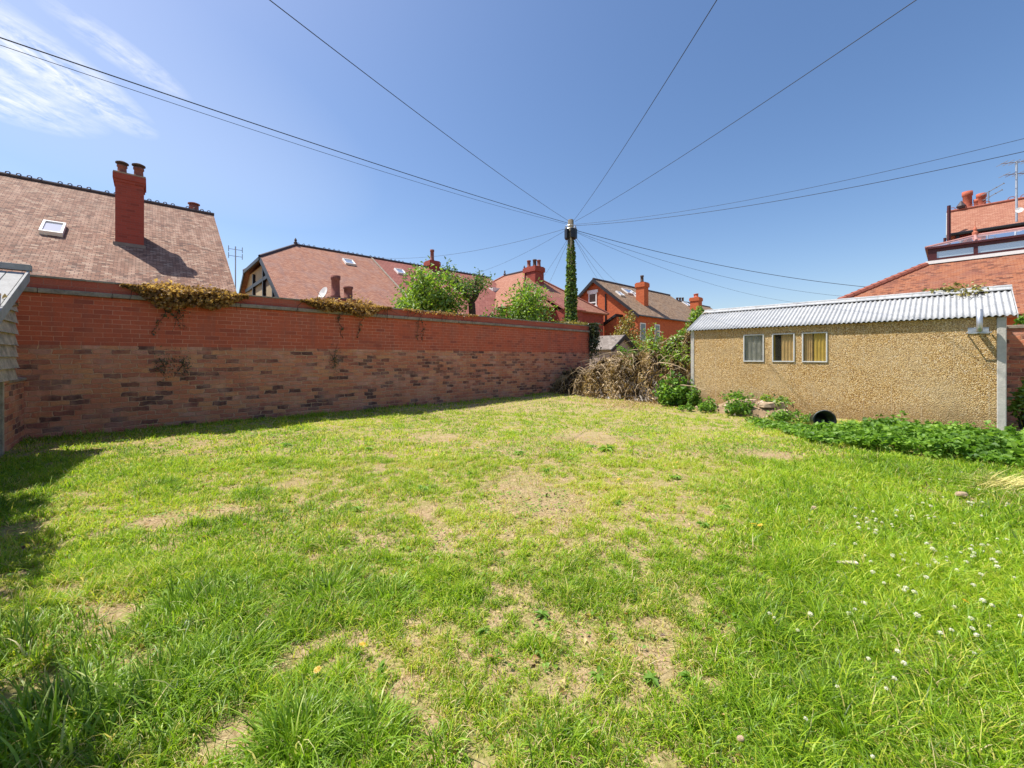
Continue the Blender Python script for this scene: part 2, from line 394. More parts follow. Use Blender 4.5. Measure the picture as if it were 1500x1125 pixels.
# ------------------------------------------------------------------ ground
gx = np.concatenate([[-400, -200, -100, -50, -30, -20], np.arange(-14, 16.01, .2), [20, 30, 50, 100, 200, 400]])
gy = np.concatenate([[-400, -200, -100, -50, -20, -10], np.arange(-4, 18.01, .2), [22, 30, 45, 70, 120, 250, 500]])
XX, YY = np.meshgrid(gx, gy, indexing='ij'); ZZ = ground_z(XX, YY)
nx, ny = len(gx), len(gy); idx = np.arange(nx*ny).reshape(nx, ny)
q = np.stack([idx[:-1, :-1], idx[1:, :-1], idx[1:, 1:], idx[:-1, 1:]], -1).reshape(-1, 4)
F3 = np.concatenate([q[:, [0, 1, 2]], q[:, [0, 2, 3]]])
gr = np_mesh('ground', np.stack([XX, YY, ZZ], -1).reshape(-1, 3), F3, np.zeros(len(F3)), GROUND)
gr['kind'] = 'structure'
for p in gr.data.polygons: p.use_smooth = True

# ------------------------------------------------------------------ long brick wall
WS0, WS1 = -4.5, 14.3
wall = thing('brick_wall', S(5, -.15), 'long tall garden wall, red brick above and mottled old brick below', 'wall')
MB().box((WS0, -.36, -.2), (WS1, 0, 1.46)).build('old_brickwork', OLD, wall)
MB().box((WS0, -.355, 1.46), (WS1-.003, -.004, 2.26)).build('red_brickwork', RED, wall)
e = MB()
s = WS0
while s < WS1-.1:                       # ledge stones laid end to end, a little out of line
    L = random.uniform(.8, 1.2); s2 = min(WS1+.02, s+L); j = random.uniform(0, .012)
    e.box((s, -.40, 2.262+j*.3), (s2-.006, .055+j, 2.335)); s = s2
e.build('stone_ledge', STONE, wall, bevel=.008)
MB().box((WS0, -.37, 2.335), (WS1-.002, .012, 2.50)).build('coping_course', BAND, wall)
e = MB(); s = WS0
while s < WS1-.1:
    L = random.uniform(.5, .9); s2 = min(WS1+.01, s+L); j = random.uniform(0, .014)
    e.box((s, -.39, 2.501), (s2-.004, .022+j, 2.525+j)); s = s2
e.build('capping', STONE, wall, bevel=.006)

for ch_ in wall.children:                # the top courses climb a little toward the left end
    for v_ in ch_.data.vertices:
        p_ = v_.co+wall.location; s_, t_ = st(p_)
        if p_.z > .5: v_.co.z += p_.z*.016*(1-s_/8.5)
# rear boundary wall behind the garage
rw = thing('boundary_wall', S(14.45, 10), 'weathered old brick boundary wall seen past the right end of the garage', 'wall')
MB().box((14.36, 4.2, -.2), (14.62, 20, 1.86)).build('old_brickwork', OLD, rw)
MB().box((14.33, 4.2, 1.862), (14.65, 20, 1.93)).build('capping', STONE, rw, bevel=.008)

# ------------------------------------------------------------------ left shed with plinth
sh = thing('garden_shed', S(-.6, 1.9), 'weathered grey weatherboarded shed at the left edge, against the brick wall', 'shed')
MB().box((-.24, .004, -.1), (0, 1.15, .93)).build('brick_plinth', OLD, sh)
MB().prism([S(-.26, .0, .931), S(.03, .0, .931), S(.03, .0, .97), S(-.26, .0, 1.03)], M*1.02).build('plinth_cap', STONE, sh, bevel=.006)
e = MB()
for k in range(7):
    z0 = .99+k*.158; lo = .055+random.uniform(-.004, .004)
    t0 = .74+random.uniform(-.035, .02)
    e.prism([S(.01, t0, z0), S(.01+lo, t0, z0-.012), S(.01+lo-.008, t0, z0+.006), S(.022, t0, z0+.172), S(.01, t0, z0+.172)], M*(2.75-t0))
e.build('weatherboarding', OLDWOOD, sh, bevel=.003)
for t0 in (1.16, 1.9, 2.66): MB().box((-.09, t0, -.05), (.005, t0+.09, .97)).build('post', OLDWOOD, sh)
MB().box((-2.2, 1.26, -.05), (-.12, 2.66, 2.0)).build('shed_wall', DARKWOOD, sh)
def shz(t): return 2.53-(t-.5)*.46
e = MB()
for k in range(15):                     # roof boards running down the pitch
    s0 = -2.4+k*.166
    e.prism([S(s0, .5, shz(.5)), S(s0+.158, .5, shz(.5)), S(s0+.158, 2.95, shz(2.95)), S(s0, 2.95, shz(2.95))], Z*-.03)
e.build('roof', WHITEP if False else GREYWOOD, sh, bevel=.004)
MB().prism([S(.10, .48, shz(.48)+.03), S(.10, 3.0, shz(3.0)+.03), S(.10, 3.0, shz(3.0)-.13), S(.10, .48, shz(.48)-.13)], W*.028).build('barge_board', GREYWOOD, sh, bevel=.004)
MB().box((-2.4, .40, 2.56), (.14, .52, 2.65)).build('ridge_board', GREYWOOD, sh, bevel=.005)

# tall hedge on the same line, out of frame, that shades the left edge of the lawn
def crown(C, rad, n, size, clumps, mat, name, parent, up=.4, ratio=.6, jit=.33, shell=.55, seed=1, floor=None):
    rg = np.random.default_rng(seed); C = np.array(C); rad = np.array(rad)
    d = rg.normal(size=(clumps, 3)); d /= np.linalg.norm(d, axis=1)[:, None]
    r = rg.uniform(shell, 1.0, clumps)[:, None]; cc = C + d*r*rad*.82
    k = rg.integers(0, clumps, n); cs = rg.uniform(.55, 1.15, clumps)
    pts = cc[k] + rg.normal(size=(n, 3))*rad*jit*cs[k][:, None]*.62
    if floor is not None: pts = pts[pts[:, 2] > floor]
    lt = rg.uniform(0, 1, clumps)
    tint = np.clip(.5*lt[k[:len(pts)]]+.5*rg.uniform(0, 1, len(pts)), 0, 1)
    g = leaf_geo(pts, rg.uniform(.65, 1.25, len(pts))*size, ratio, up, tint=tint)
    return np_mesh(name, *g, mat, parent)
hd = thing('garden_hedge', S(-.7, 6), 'tall clipped evergreen hedge running on from the shed', 'hedge')
for a_, b_ in ((2.98, 3.5), (3.5, 4.1), (4.1, 4.75), (4.75, 5.9), (6.0, 7.6), (7.5, 9.4), (9.3, 11.5)):
    pts = np.stack([np.array(S((-.16 if a_ > 5.5 else -.44 if a_ > 4 else -.62)+x, a_+(b_-a_)*y, z)) for x, y, z in zip(np.clip(RG.normal(0, .26, 6000), -.9, .55), RG.uniform(-.02, 1.02, 6000), RG.uniform(.05, 2.6 if a_ < 5.5 else 3.1, 6000)+RG.normal(0, .12, 6000))])
    np_mesh('foliage', *leaf_geo(pts, RG.uniform(.09, .16, len(pts)), .6, .3), LEAF_DARK, hd)
e = MB()
for k in range(9): p = S(-.46+random.uniform(-.1, .1), 4.3+k*.85, 0); e.tube([p, p+Z*1.0, p+Z*1.7+W*random.uniform(-.2, .2)], [.05, .04, .02], 6)
e.build('trunk', BARK, hd)

# ------------------------------------------------------------------ concrete garage
ga = thing('concrete_garage', S(13.1, 7.6), 'pebbledashed sectional garage with three small windows and a corrugated roof', 'garage')
GS, GT0, GT1, GZ = 12.07, 4.98, 10.25, 1.97
WIN = [(6.25, 6.68), (6.85, 7.28), (7.42, 7.86)]; WZ0, WZ1 = 1.175, 1.815
e = MB(); th = .09
e.box((GS, GT0+.09, -.1), (GS+th, GT1-.107, WZ0)); e.box((GS, GT0+.09, WZ1), (GS+th, GT1-.107, GZ))
edges = [GT0+.09]+[v for w_ in WIN for v in w_]+[GT1-.107]
for a_, b_ in zip(edges[::2], edges[1::2]): e.box((GS, a_, WZ0), (GS+th, b_, WZ1))
RT, RZ, BS = 13.11, 2.53, 14.2
for t0, t1 in ((GT0+.02, GT0+.09), (GT1-.10, GT1-.02)):      # gable ends
    e.prism([S(GS+.12, t0, -.1), S(BS, t0, -.1), S(BS, t0, GZ), S(RT, t0, RZ-.03), S(GS+.12, t0, GZ+.02)], M*(t1-t0))
e.box((BS-.08, GT0+.1, -.1), (BS-.001, GT1-.11, GZ))
e.build('pebbledash_wall', PEB, ga)
MB().box((GS-.015, GT1-.105, -.1), (GS+.115, GT1, GZ-.01)).build('corner_post', CONC, ga, bevel=.012)
MB().box((GS-.012, GT0, -.1), (GS+.115, GT0+.088, GZ-.01)).build('corner_post', CONC, ga, bevel=.01)
# corrugated sheets: two pitches
def corrugated(sa, za, sb, zb, t0, t1, name, lap=0):
    pitch = .0765; amp = .0145; n = int((t1-t0)/pitch*10); d = (S(sb, 0, zb)-S(sa, 0, za)); nr = d.cross(M).normalized()
    if nr.z < 0: nr = -nr
    vs = []; fs = []; K = 4
    for i in range(n+1):
        t = t0+(t1-t0)*i/n; h = amp*math.cos(2*math.pi*(t-t0)/pitch)
        for k in range(K+1):
            p = S(sa+(sb-sa)*k/K, t, za+(zb-za)*k/K)+nr*h
            vs += [p, p-nr*.007]
    m = 2*(K+1)
    for i in range(n):
        for k in range(K):
            a_ = i*m+2*k; b_ = a_+m
            fs += [(a_, b_, b_+2, a_+2), (a_+1, a_+3, b_+3, b_+1)]
        a_ = i*m; b_ = a_+m; fs += [(a_, a_+1, b_+1, b_)]
        a_ += 2*K; b_ += 2*K; fs += [(a_, b_, b_+1, a_+1)]
    for i in (0, n):
        for k in range(K): a_ = i*m+2*k; fs.append((a_, a_+1, a_+3, a_+2))
    o = MB().add(vs, fs).build(name, CORR, ga); 
    for p in o.data.polygons: p.use_smooth = True
    return o
corrugated(RT-.005, RZ+.01, GS-.085, GZ+.015, GT0-.05, GT1+.10, 'roof_sheet')
corrugated(RT+.005, RZ+.01, BS+.1, GZ+.015, GT0-.05, GT1+.10, 'roof_sheet')
e = MB()
sl = (RZ-GZ)/(RT-GS+.08)
for sg in (-1, 1):
    e.prism([S(RT, GT0-.06, RZ+.062), S(RT+sg*.13, GT0-.06, RZ+.062-.13*sl-.004), S(RT+sg*.13, GT0-.06, RZ+.045-.13*sl-.004), S(RT, GT0-.06, RZ+.045)], M*(GT1-GT0+.18))
e.tube([S(RT, GT0-.06, RZ+.05), S(RT, GT1+.12, RZ+.05)], .035, 10)
e.build('ridge_cap', CORR, ga)
def ft(a_, b_, s_=GS-.135): return [S(s_, a_, GZ-.03), S(s_, b_, GZ-.03)]
MB().prism([S(GS-.09, GT1+.105, GZ-.035), S(RT, GT1+.105, RZ-.02), S(RT, GT1+.105, RZ+.045), S(GS-.09, GT1+.105, GZ+.035)], M*.012).build('verge_trim', CORR, ga)
MB().prism([S(GS-.09, GT0-.068, GZ-.035), S(RT, GT0-.068, RZ-.02), S(RT, GT0-.068, RZ+.045), S(GS-.09, GT0-.068, GZ+.035)], M*.012).build('verge_trim', CORR, ga)
MB().box((GS+.002, GT0+.09, GZ-.004), (GS+.09, GT1-.13, GZ+.012)).build('wall_plate', DARKWOOD, ga)
for k, (a_, b_) in enumerate(WIN):
    e = MB(); f = .021; s0, s1 = GS-.018, GS+.03
    e.box((s0, a_-.004, WZ0-.004), (s1, b_+.004, WZ0+f)); e.box((s0, a_-.004, WZ1-f), (s1, b_+.004, WZ1+.004))
    e.box((s0, a_-.004, WZ0+f), (s1, a_+f, WZ1-f)); e.box((s0, b_-f, WZ0+f), (s1, b_+.004, WZ1-f))
    wf = e.build('window', FRAMEM, ga, bevel=.004)
    MB().box((GS+.012, a_+f, WZ0+f), (GS+.017, b_-f, WZ1-f)).build('pane', GLASS_CLEAR, wf)
CUR = [plain('yellow_cloth', (.74, .50, .10), .9, var=.2), plain('brown_board', (.70, .46, .20), .9, var=.25), plain('grey_board', (.34, .33, .30), .9, var=.35)]
def curtain(a_, b_, m, label, cat, name):
    e = MB(); n = 24
    vs = []; 
    for i in range(n+1):
        t = a_+(b_-a_)*i/n; dx = .008*math.sin(i*1.3)
        for z in (WZ0-.1, WZ1+.1): vs += [S(GS+.034+dx, t, z), S(GS+.040+dx, t, z)]
    fs = []
    for i in range(n):
        k = 4*i; fs += [(k, k+4, k+6, k+2), (k+1, k+3, k+7, k+5), (k, k+1, k+5, k+4), (k+2, k+6, k+7, k+3)]
    fs += [(0, 2, 3, 1), (4*n, 4*n+1, 4*n+3, 4*n+2)]
    o = e.add(vs, fs).build(name, m, None, loc=S(GS+.17, (a_+b_)/2, WZ0)); tag(o, label, cat)
curtain(6.2, 6.72, CUR[2], 'grey board leaning inside the leftmost garage window', 'board', 'panel_board')
curtain(7.02, 7.33, CUR[1], 'brown board behind the middle garage window', 'board', 'panel_board')
curtain(6.82, 6.90, CUR[0], 'narrow yellow cloth at the side of the middle garage window', 'curtain', 'curtain')
curtain(7.62, 7.92, CUR[0], 'yellow cloth hanging in the rightmost garage window', 'curtain', 'curtain')
curtain(7.40, 7.60, CUR[1], 'brown board beside the yellow cloth in the rightmost garage window', 'board', 'panel_board')
# stub flue on a bracket
fl = thing('flue_pipe', S(GS, 9.95, 1.7), 'short galvanised flue pipe on a bracket under the garage eave', 'pipe')
e = MB(); fp = S(GS-.19, 9.95)
e.tube([S(GS-.001, 9.95, 1.74), S(GS-.1, 9.95, 1.74), S(GS-.17, 9.95, 1.75), fp+Z*1.79, fp+Z*2.1], .038, 14); e.build('pipe', METAL, fl, True)
e = MB().box((GS-.012, 9.82, 1.69), (GS-.001, 10.06, 1.80)); e.build('back_plate', METAL, fl, bevel=.003)
e = MB(); e.box((GS-.16, 9.80, 1.70), (GS-.013, 9.815, 1.715)); e.box((GS-.16, 10.07, 1.70), (GS-.013, 10.085, 1.715)); e.box((GS-.175, 9.80, 1.70), (GS-.161, 10.085, 1.715)); e.build('bracket', METAL, fl)

# ------------------------------------------------------------------ houses
def roofslab(e, pts, th=.12):
    pts = [Vector(p) for p in pts]; n = (pts[1]-pts[0]).cross(pts[2]-pts[0]).normalized()
    if n.z < 0: n = -n
    e.prism(pts, -n*th)
def crest(name, a, b, parent, m, step=.3, r=.075, loops=True, tilt=None):
    """ridge tiles with open crest loops"""
    e = MB(); a, b = Vector(a), Vector(b); d = (b-a).normalized(); L = (b-a).length
    e.tube([a, b], .075, 8)
    if loops:
        n = int(L/step)
        for i in range(n):
            if (i % 5) == 4: continue
            c = a+d*(step*(i+.5))+Z*.09
            e.tube([c+d*r*1.2*math.cos(q_)+Z*r*math.sin(q_) for q_ in np.linspace(-.5, 3.65, 9)], .018, 5)
    return e.build(name, m, parent)
def skylight(parent, c, d_across, d_up, w, h, name='skylight'):
    n = d_across.cross(d_up).normalized(); n = n if n.z > 0 else -n; c = Vector(c)
    e = MB(); f = .055
    for k in (-1, 1):
        e.wbox(c+d_across*k*(w/2-f/2)+n*.05, d_across*f, d_up*h, n*.16)
        e.wbox(c+d_up*k*(h/2-f/2)+n*.05, d_across*(w-2*f), d_up*f, n*.16)
    fr = e.build(name, WHITEP, parent)
    MB().wbox(c+n*.08, d_across*(w-2*f), d_up*(h-2*f), n*.02).build('pane', GLASS_SKY, fr)
def pot(parent, c, h, r, m, cap=None, name='chimney_pot'):
    pr = [(r*1.05, 0), (r*1.05, h*.12), (r*.92, h*.14), (r*.85, h*.80), (r*1.02, h*.83), (r*1.02, h), (r*.7, h), (r*.7, h*.9)]
    p = MB().lathe(c, pr, 16).build(name, m, parent, True)
    if cap:
        MB().lathe(Vector(c)+Z*(h+.001), [(r*.7, 0), (r*.7, .05), (r*1.3, .06), (r*1.28, .10), (r*.6, .15), (.02, .17)], 16).build('cowl', cap, p)
    return p
def house(name, loc, label, group=None): return thing(name, loc, label, 'house', group)

# --- house 1: big rose tiled roof at the left
h1 = house('brick_house', S(-2, -13.94), 'house at far left with mottled rose tiled roof and tall dark red chimney')
RS, RTt, RZ1 = 3.69, -13.94, 8.01; SL1 = .657; EV = 7.5
def r1(s, u): return S(s, RTt+u, RZ1-abs(u)*SL1)
e = MB(); roofslab(e, [r1(-13, 0), r1(RS, 0), r1(RS, EV), r1(-13, EV)]); roofslab(e, [r1(-13, 0), r1(RS, 0), r1(RS, -EV), r1(-13, -EV)])
roof1 = e.build('roof', T_ROSE, h1)
MB().prism([S(RS-.25, RTt-7.1, 0), S(RS-.25, RTt+7.1, 0), S(RS-.25, RTt+7.1, RZ1-7.1*SL1-.2), S(RS-.25, RTt, RZ1-.25), S(RS-.25, RTt-7.1, RZ1-7.1*SL1-.2)], W*-12).build('wall', HB_DARK, h1)
crest('ridge_tile', S(-13, RTt, RZ1+.03), S(RS+.02, RTt, RZ1+.03), h1, RIDGE, .26, .045)
def hit_roof(px, py, tr, zr, slope):
    """where a pixel's ray meets the front pitch z = zr-(t-tr)*slope"""
    c = Vector((0, 0, HC)); d = P(px, py, 1)-c
    # (HC + k dz) = zr - (t(k)-tr)*slope ; t(k) = -O.M + k d.M
    tm = -O.dot(M); k = (zr-(tm-tr)*slope-HC)/(d.z+d.dot(M)*slope); return c+d*k
UP1 = (-M+Z*SL1).normalized()
skylight(h1, hit_roof(78, 337, RTt, RZ1, SL1), W.copy(), UP1, .50, .95)
cb = hit_roof(190, 361, RTt, RZ1, SL1); cs_, ct_ = st(cb); k1 = math.hypot(cb.x, cb.y)
zt = HC+(HYP-256)/FPX*cb.y
cw = .72
ch = MB().box((cs_-cw/2, ct_-.92, cb.z-.3), (cs_+cw/2, ct_, zt-.32)).build('chimney', HB_DARK, roof1)
e = MB(); e.box((cs_-cw/2-.03, ct_-.95, zt-.32), (cs_+cw/2+.03, ct_+.03, zt-.22)); e.box((cs_-cw/2-.06, ct_-.98, zt-.22), (cs_+cw/2+.06, ct_+.06, zt-.02)); e.build('corbel', HB_DARK, roof1)
MB().box((cs_-cw/2-.05, ct_-.97, zt-.02), (cs_+cw/2+.05, ct_+.05, zt+.03)).build('mortar_flaunching', STONE, roof1)
MB().prism([S(cs_-cw/2-.05, ct_+.004, cb.z-.25), S(cs_+cw/2+.05, ct_+.004, cb.z-.25), S(cs_+cw/2+.05, ct_+.004, cb.z+.1), S(cs_-cw/2-.05, ct_+.004, cb.z+.1)], M*.02).build('flashing', LEAD, roof1)
pot(roof1, S(cs_-.20, ct_-.3, zt+.03), .32, .135, POTB, POTD); pot(roof1, S(cs_+.22, ct_-.5, zt+.03), .44, .145, POTB, POTD)
pc = on_t(284, 303, RTt-1.6); pot(h1, Vector((pc.x, pc.y, pc.z-1.0)), 1.05, .19, POTB, POTB)

# --- house 2: half hipped pink roof
h2 = house('semi_detached_house', S(13, -18.95), 'pair of houses with half hipped pink tiled roof, its right part redder')
A2s, A2t, A2z, K2 = 8.44, -18.95, 8.5, .63; G2 = 6.04; CZ = 6.88; CU = (A2z-CZ)/K2; EU = 7.0; E2 = 24.5
def r2(s, u): return S(s, A2t+u, A2z-abs(u)*K2)
SP = 14.0
sp_top = st(on_t(543, 382, A2t))[0]
e = MB()
roofslab(e, [r2(A2s, 0), r2(sp_top, 0), r2(sp_top, EU), r2(G2, EU), r2(G2, CU)])
roofslab(e, [r2(A2s, 0), r2(E2, 0), r2(E2, -EU), r2(G2, -EU), r2(G2, -CU)])
roofslab(e, [r2(A2s, 0), r2(G2-.05, CU), r2(G2-.05, -CU)])
roof2 = e.build('roof', T_PINK, h2)
e = MB(); roofslab(e, [r2(sp_top+.06, 0), r2(E2, 0), r2(E2, EU), r2(sp_top+.06, EU)]); e.build('roof', T_RED, h2)['label'] = 'redder tiled right half of the roof'
MB().prism([r2(sp_top-.03, 0)+Z*.02, r2(sp_top+.10, 0)+Z*.02, r2(sp_top+.10, EU)+Z*.02, r2(sp_top-.03, EU)+Z*.02], Z*.05).build('party_verge', STONE, h2)
zw = A2z-6.6*K2-.15
MB().prism([S(G2+.3, A2t-6.6, 0), S(G2+.3, A2t+6.6, 0), S(G2+.3, A2t+6.6, zw), S(G2+.3, A2t+CU+.1, CZ-.2), S(G2+.3, A2t-CU-.1, CZ-.2), S(G2+.3, A2t-6.6, zw)], W*(E2-G2-.6)).build('wall', CREAM, h2)
crest('ridge_tile', r2(A2s, 0)+Z*.04, r2(E2, 0)+Z*.04, h2, RIDGE, .32, .045)
e = MB(); e.tube([r2(A2s, 0)+Z*.02, r2(G2-.05, CU)+Z*.02], .09, 6); e.tube([r2(A2s, 0)+Z*.02, r2(G2-.05, -CU)+Z*.02], .09, 6)
e.lathe(r2(A2s, 0)+Z*.05, [(.10, 0), (.12, .12), (.06, .2), (.09, .28), (.01, .42)], 8); e.build('hip_tile', RIDGE, h2)
e = MB()
for sg in (1, -1):
    e.prism([r2(G2-.06, sg*CU), r2(G2-.06, sg*EU), r2(G2-.06, sg*EU)-Z*.28, r2(G2-.06, sg*CU)-Z*.28], W*.06)
e.prism([r2(G2-.10, -CU), r2(G2-.10, CU), r2(G2-.10, CU)-Z*.2, r2(G2-.10, -CU)-Z*.2], W*.08)
e.build('barge_board', DARKWOOD, h2)
MB().tube([S(G2, A2t+EU+.02, A2z-EU*K2-.05), S(E2, A2t+EU+.02, A2z-EU*K2-.05)], .07, 6).build('gutter', BLACKP, h2)
e = MB()
for t_, zt_ in ((A2t+CU-.4, CZ-.45), (A2t-.8, CZ-.45), (A2t+4.6, 4.9)): e.box((G2+.16, t_-.09, 1.0), (G2+.28, t_+.09, zt_))
e.box((G2+.17, A2t-3.5, 5.6), (G2+.28, A2t+3.8, 5.8)); e.build('timber_framing', DARKWOOD, h2)
UP2 = (-M+Z*K2).normalized()
skylight(h2, hit_roof(511, 385, A2t, A2z, K2), W.copy(), UP2, .66, .8); skylight(h2, hit_roof(586, 399, A2t, A2z, K2), W.copy(), UP2, .66, .8)
def stack(parent, p, sw, sd, zb, zt, m, pots, band=.08, name='chimney'):
    """brick stack centred on p with corbelled head and pots [(ds, dt, h, r, mat)]"""
    s_, t_ = st(p)
    b = MB().box((s_-sw/2, t_-sd/2, zb), (s_+sw/2, t_+sd/2, zt-.45)); b.box((s_-sw/2-band, t_-sd/2-band, zt-.45), (s_+sw/2+band, t_+sd/2+band, zt-.08)); b.box((s_-sw/2-.02, t_-sd/2-.02, zt-.08), (s_+sw/2+.02, t_+sd/2+.02, zt))
    o = b.build(name, m, parent)
    for ds, dt, h, r, pm in pots: pot(parent, S(s_+ds, t_+dt, zt+.002), h, r, pm)
    return o
def stack_px(parent, px, ytop, t_or_s, sw, sd, zb, m, pots, mode='t'):
    p = on_t(px, ytop, t_or_s) if mode == 't' else on_s(px, ytop, t_or_s)
    return stack(parent, p, sw, sd, zb, p.z, m, pots)
stack_px(h2, 633, 383, A2t, .85, .85, 7.0, HB_DARK, [(0, 0, .95, .17, POTB)])
h2a = thing('tv_aerial', on_t(515, 374, A2t), 'small thin aerial on the ridge of the half hipped roof', 'aerial')
p = on_t(515, 374, A2t); e = MB(); e.tube([p-Z*.75, p+Z*.05], .02, 5); e.build('mast', ANT, h2a)
e = MB(); e.tube([p-W*1.0+Z*.12, p+W*.15], .015, 5)
for k in range(6): c = p-W*(.1+.15*k)+Z*(.012*k); e.tube([c-M*.2, c+M*.2], .01, 4)
e.build('boom', ANT, h2a)
# satellite dish on house 2 eave
dp = on_t(475, 430, A2t+EU+.2)
dd = thing('satellite_dish', dp, 'small pale satellite dish at the eave of the half hipped house', 'dish')
e = MB(); n_ = Vector((-.5, -.75, .35)).normalized(); a_ = n_.orthogonal().normalized(); b_ = n_.cross(a_)
vs = [dp]; 
for j in range(16): q_ = 2*math.pi*j/16; vs.append(dp+(a_*math.cos(q_)+b_*math.sin(q_))*.33+n_*.09)
vs += [v-n_*.02 for v in vs]
e.add(vs, [(0, 1+j, 1+(j+1) % 16) for j in range(16)]+[(17, 18+(j+1) % 16, 18+j) for j in range(16)]+[(1+j, 18+j, 18+(j+1) % 16, 1+(j+1) % 16) for j in range(16)]); e.build('dish', WHITEP, dd)
e = MB(); e.tube([dp-n_*.02, dp-n_*.05-Z*.25, dp-M*.3-Z*.35], .02, 6); e.tube([dp-Z*.3+n_*.05, dp+n_*.4-Z*.1], .012, 5); e.build('arm', ANT, dd)

# --- low outhouse chimney with two big pots just beyond the wall
oh = thing('outhouse', S(10.5, -9), 'low outhouse beyond the wall carrying two stout dark red chimney pots', 'outhouse')
pa = on_t(491.5, 437, -9.0); pb = on_t(510, 437, -9.0); sa_, sb_ = st(pa)[0], st(pb)[0]
zt = pa.z-.05
MB().box((sa_-.5, -9.4, 0), (sb_+.5, -8.6, zt)).build('stack', HB_DARK, oh)
MB().box((sa_-.45, -9.35, zt), (sb_+.45, -8.65, zt+.05)).build('flaunching', STONE, oh)
k_ = pa.y/FPX
pot(oh, S(sa_, -9, zt+.05), 33*k_, 6.6*k_, POTB); pot(oh, S(sb_, -9, zt+.05), 19*k_, 6.8*k_, POTB)
e = MB(); roofslab(e, [S(sa_-4, -9, zt-.5), S(sb_+4, -9, zt-.5), S(sb_+4, -6.9, zt-1.3), S(sa_-4, -6.9, zt-1.3)]); roofslab(e, [S(sa_-4, -9, zt-.5), S(sb_+4, -9, zt-.5), S(sb_+4, -11, zt-1.3), S(sa_-4, -11, zt-1.3)]); e.build('roof', T_GREY, oh)
MB().prism([S(sa_-3.8, -10.7, 0), S(sa_-3.8, -7.2, 0), S(sa_-3.8, -7.2, zt-1.35), S(sa_-3.8, -9, zt-.7), S(sa_-3.8, -10.7, zt-1.35)], W*(sb_-sa_+7.6)).build('wall', HB_DARK, oh)

# --- house 3: salmon hipped roof
a3 = P(768, 398, 35); s3, t3 = st(a3); z3 = a3.z; K3 = .72
h3 = house('hipped_house', S(s3, t3-1.5), 'house with salmon hipped roof and tall pots behind the shrubs')
RL, HW = 2.6, 5.2
def q3(ds, dt, drop): return S(s3+ds, t3+dt, z3-drop*K3)
e = MB()
roofslab(e, [q3(0, -RL, 0), q3(0, 0, 0), q3(-HW, HW, HW), q3(-HW, -RL-HW, HW)])
roofslab(e, [q3(0, -RL, 0), q3(0, 0, 0), q3(HW, HW, HW), q3(HW, -RL-HW, HW)])
roofslab(e, [q3(0, 0, 0), q3(-HW, HW, HW), q3(HW, HW, HW)]); roofslab(e, [q3(0, -RL, 0), q3(-HW, -RL-HW, HW), q3(HW, -RL-HW, HW)])
roof3 = e.build('roof', T_SALMON, h3)
MB().box((s3-HW+.35, t3-RL-HW+.35, 0), (s3+HW-.35, t3+HW-.35, z3-HW*K3-.05)).build('wall', HB_DARK, h3)
e = MB(); e.tube([q3(0, -RL, 0)+Z*.04, q3(0, 0, 0)+Z*.04], .10, 6)
for c in (q3(0, -RL, 0), q3(0, 0, 0)): e.lathe(c, [(.1, 0), (.12, .2), (.05, .3), (.08, .4), (.01, .55)], 8)
e.build('ridge_tile', RIDGE, h3)
e = MB()
for c in (q3(-HW, HW, HW), q3(HW, HW, HW)): e.tube([q3(0, 0, 0)+Z*.03, c+Z*.03], .09, 6)
e.tube([q3(0, -RL, 0)+Z*.03, q3(-HW, -RL-HW, HW)+Z*.03], .09, 6); e.build('hip_tile', RIDGE_RED, h3)
pc = P(782, 392, 34.2); stack(h3, pc, 1.05, 1.35, pc.z-3.6, pc.z, HB_DARK, [(-.25, -.35, .62, .17, POTB), (.1, 0, .70, .17, POTD), (.25, .35, .62, .17, POTB)])
# white dormer on its sunny side
dm = on_s(716, 432, s3-2.9); s_, t_ = st(dm)
w_ = MB().box((s3-3.1, t_-.75, dm.z-.8), (s3-1.6, t_+.75, dm.z+.55)).build('dormer', WHITEP, h3)
MB().box((s3-3.13, t_-.6, dm.z-.6), (s3-3.102, t_-.04, dm.z+.4)).build('pane', GLASS_SKY, w_); MB().box((s3-3.13, t_+.04, dm.z-.6), (s3-3.102, t_+.6, dm.z+.4)).build('pane', GLASS_SKY, w_)
# lower wing at right
pw = P(818, 446, 31); s_, t_ = st(pw)
e = MB(); roofslab(e, [S(s_-1.2, t_-.4, pw.z+.6), S(s_+1.4, t_-.4, pw.z+.6), S(s_+1.4, t_+1.6, pw.z-.5), S(s_-1.2, t_+1.6, pw.z-.5)]); e.build('wing_roof', T_RED, h3)
MB().box((s_-1.0, t_-.3, 0), (s_+1.2, t_+1.4, pw.z-.55)).build('wing_wall', HB_DARK, h3)

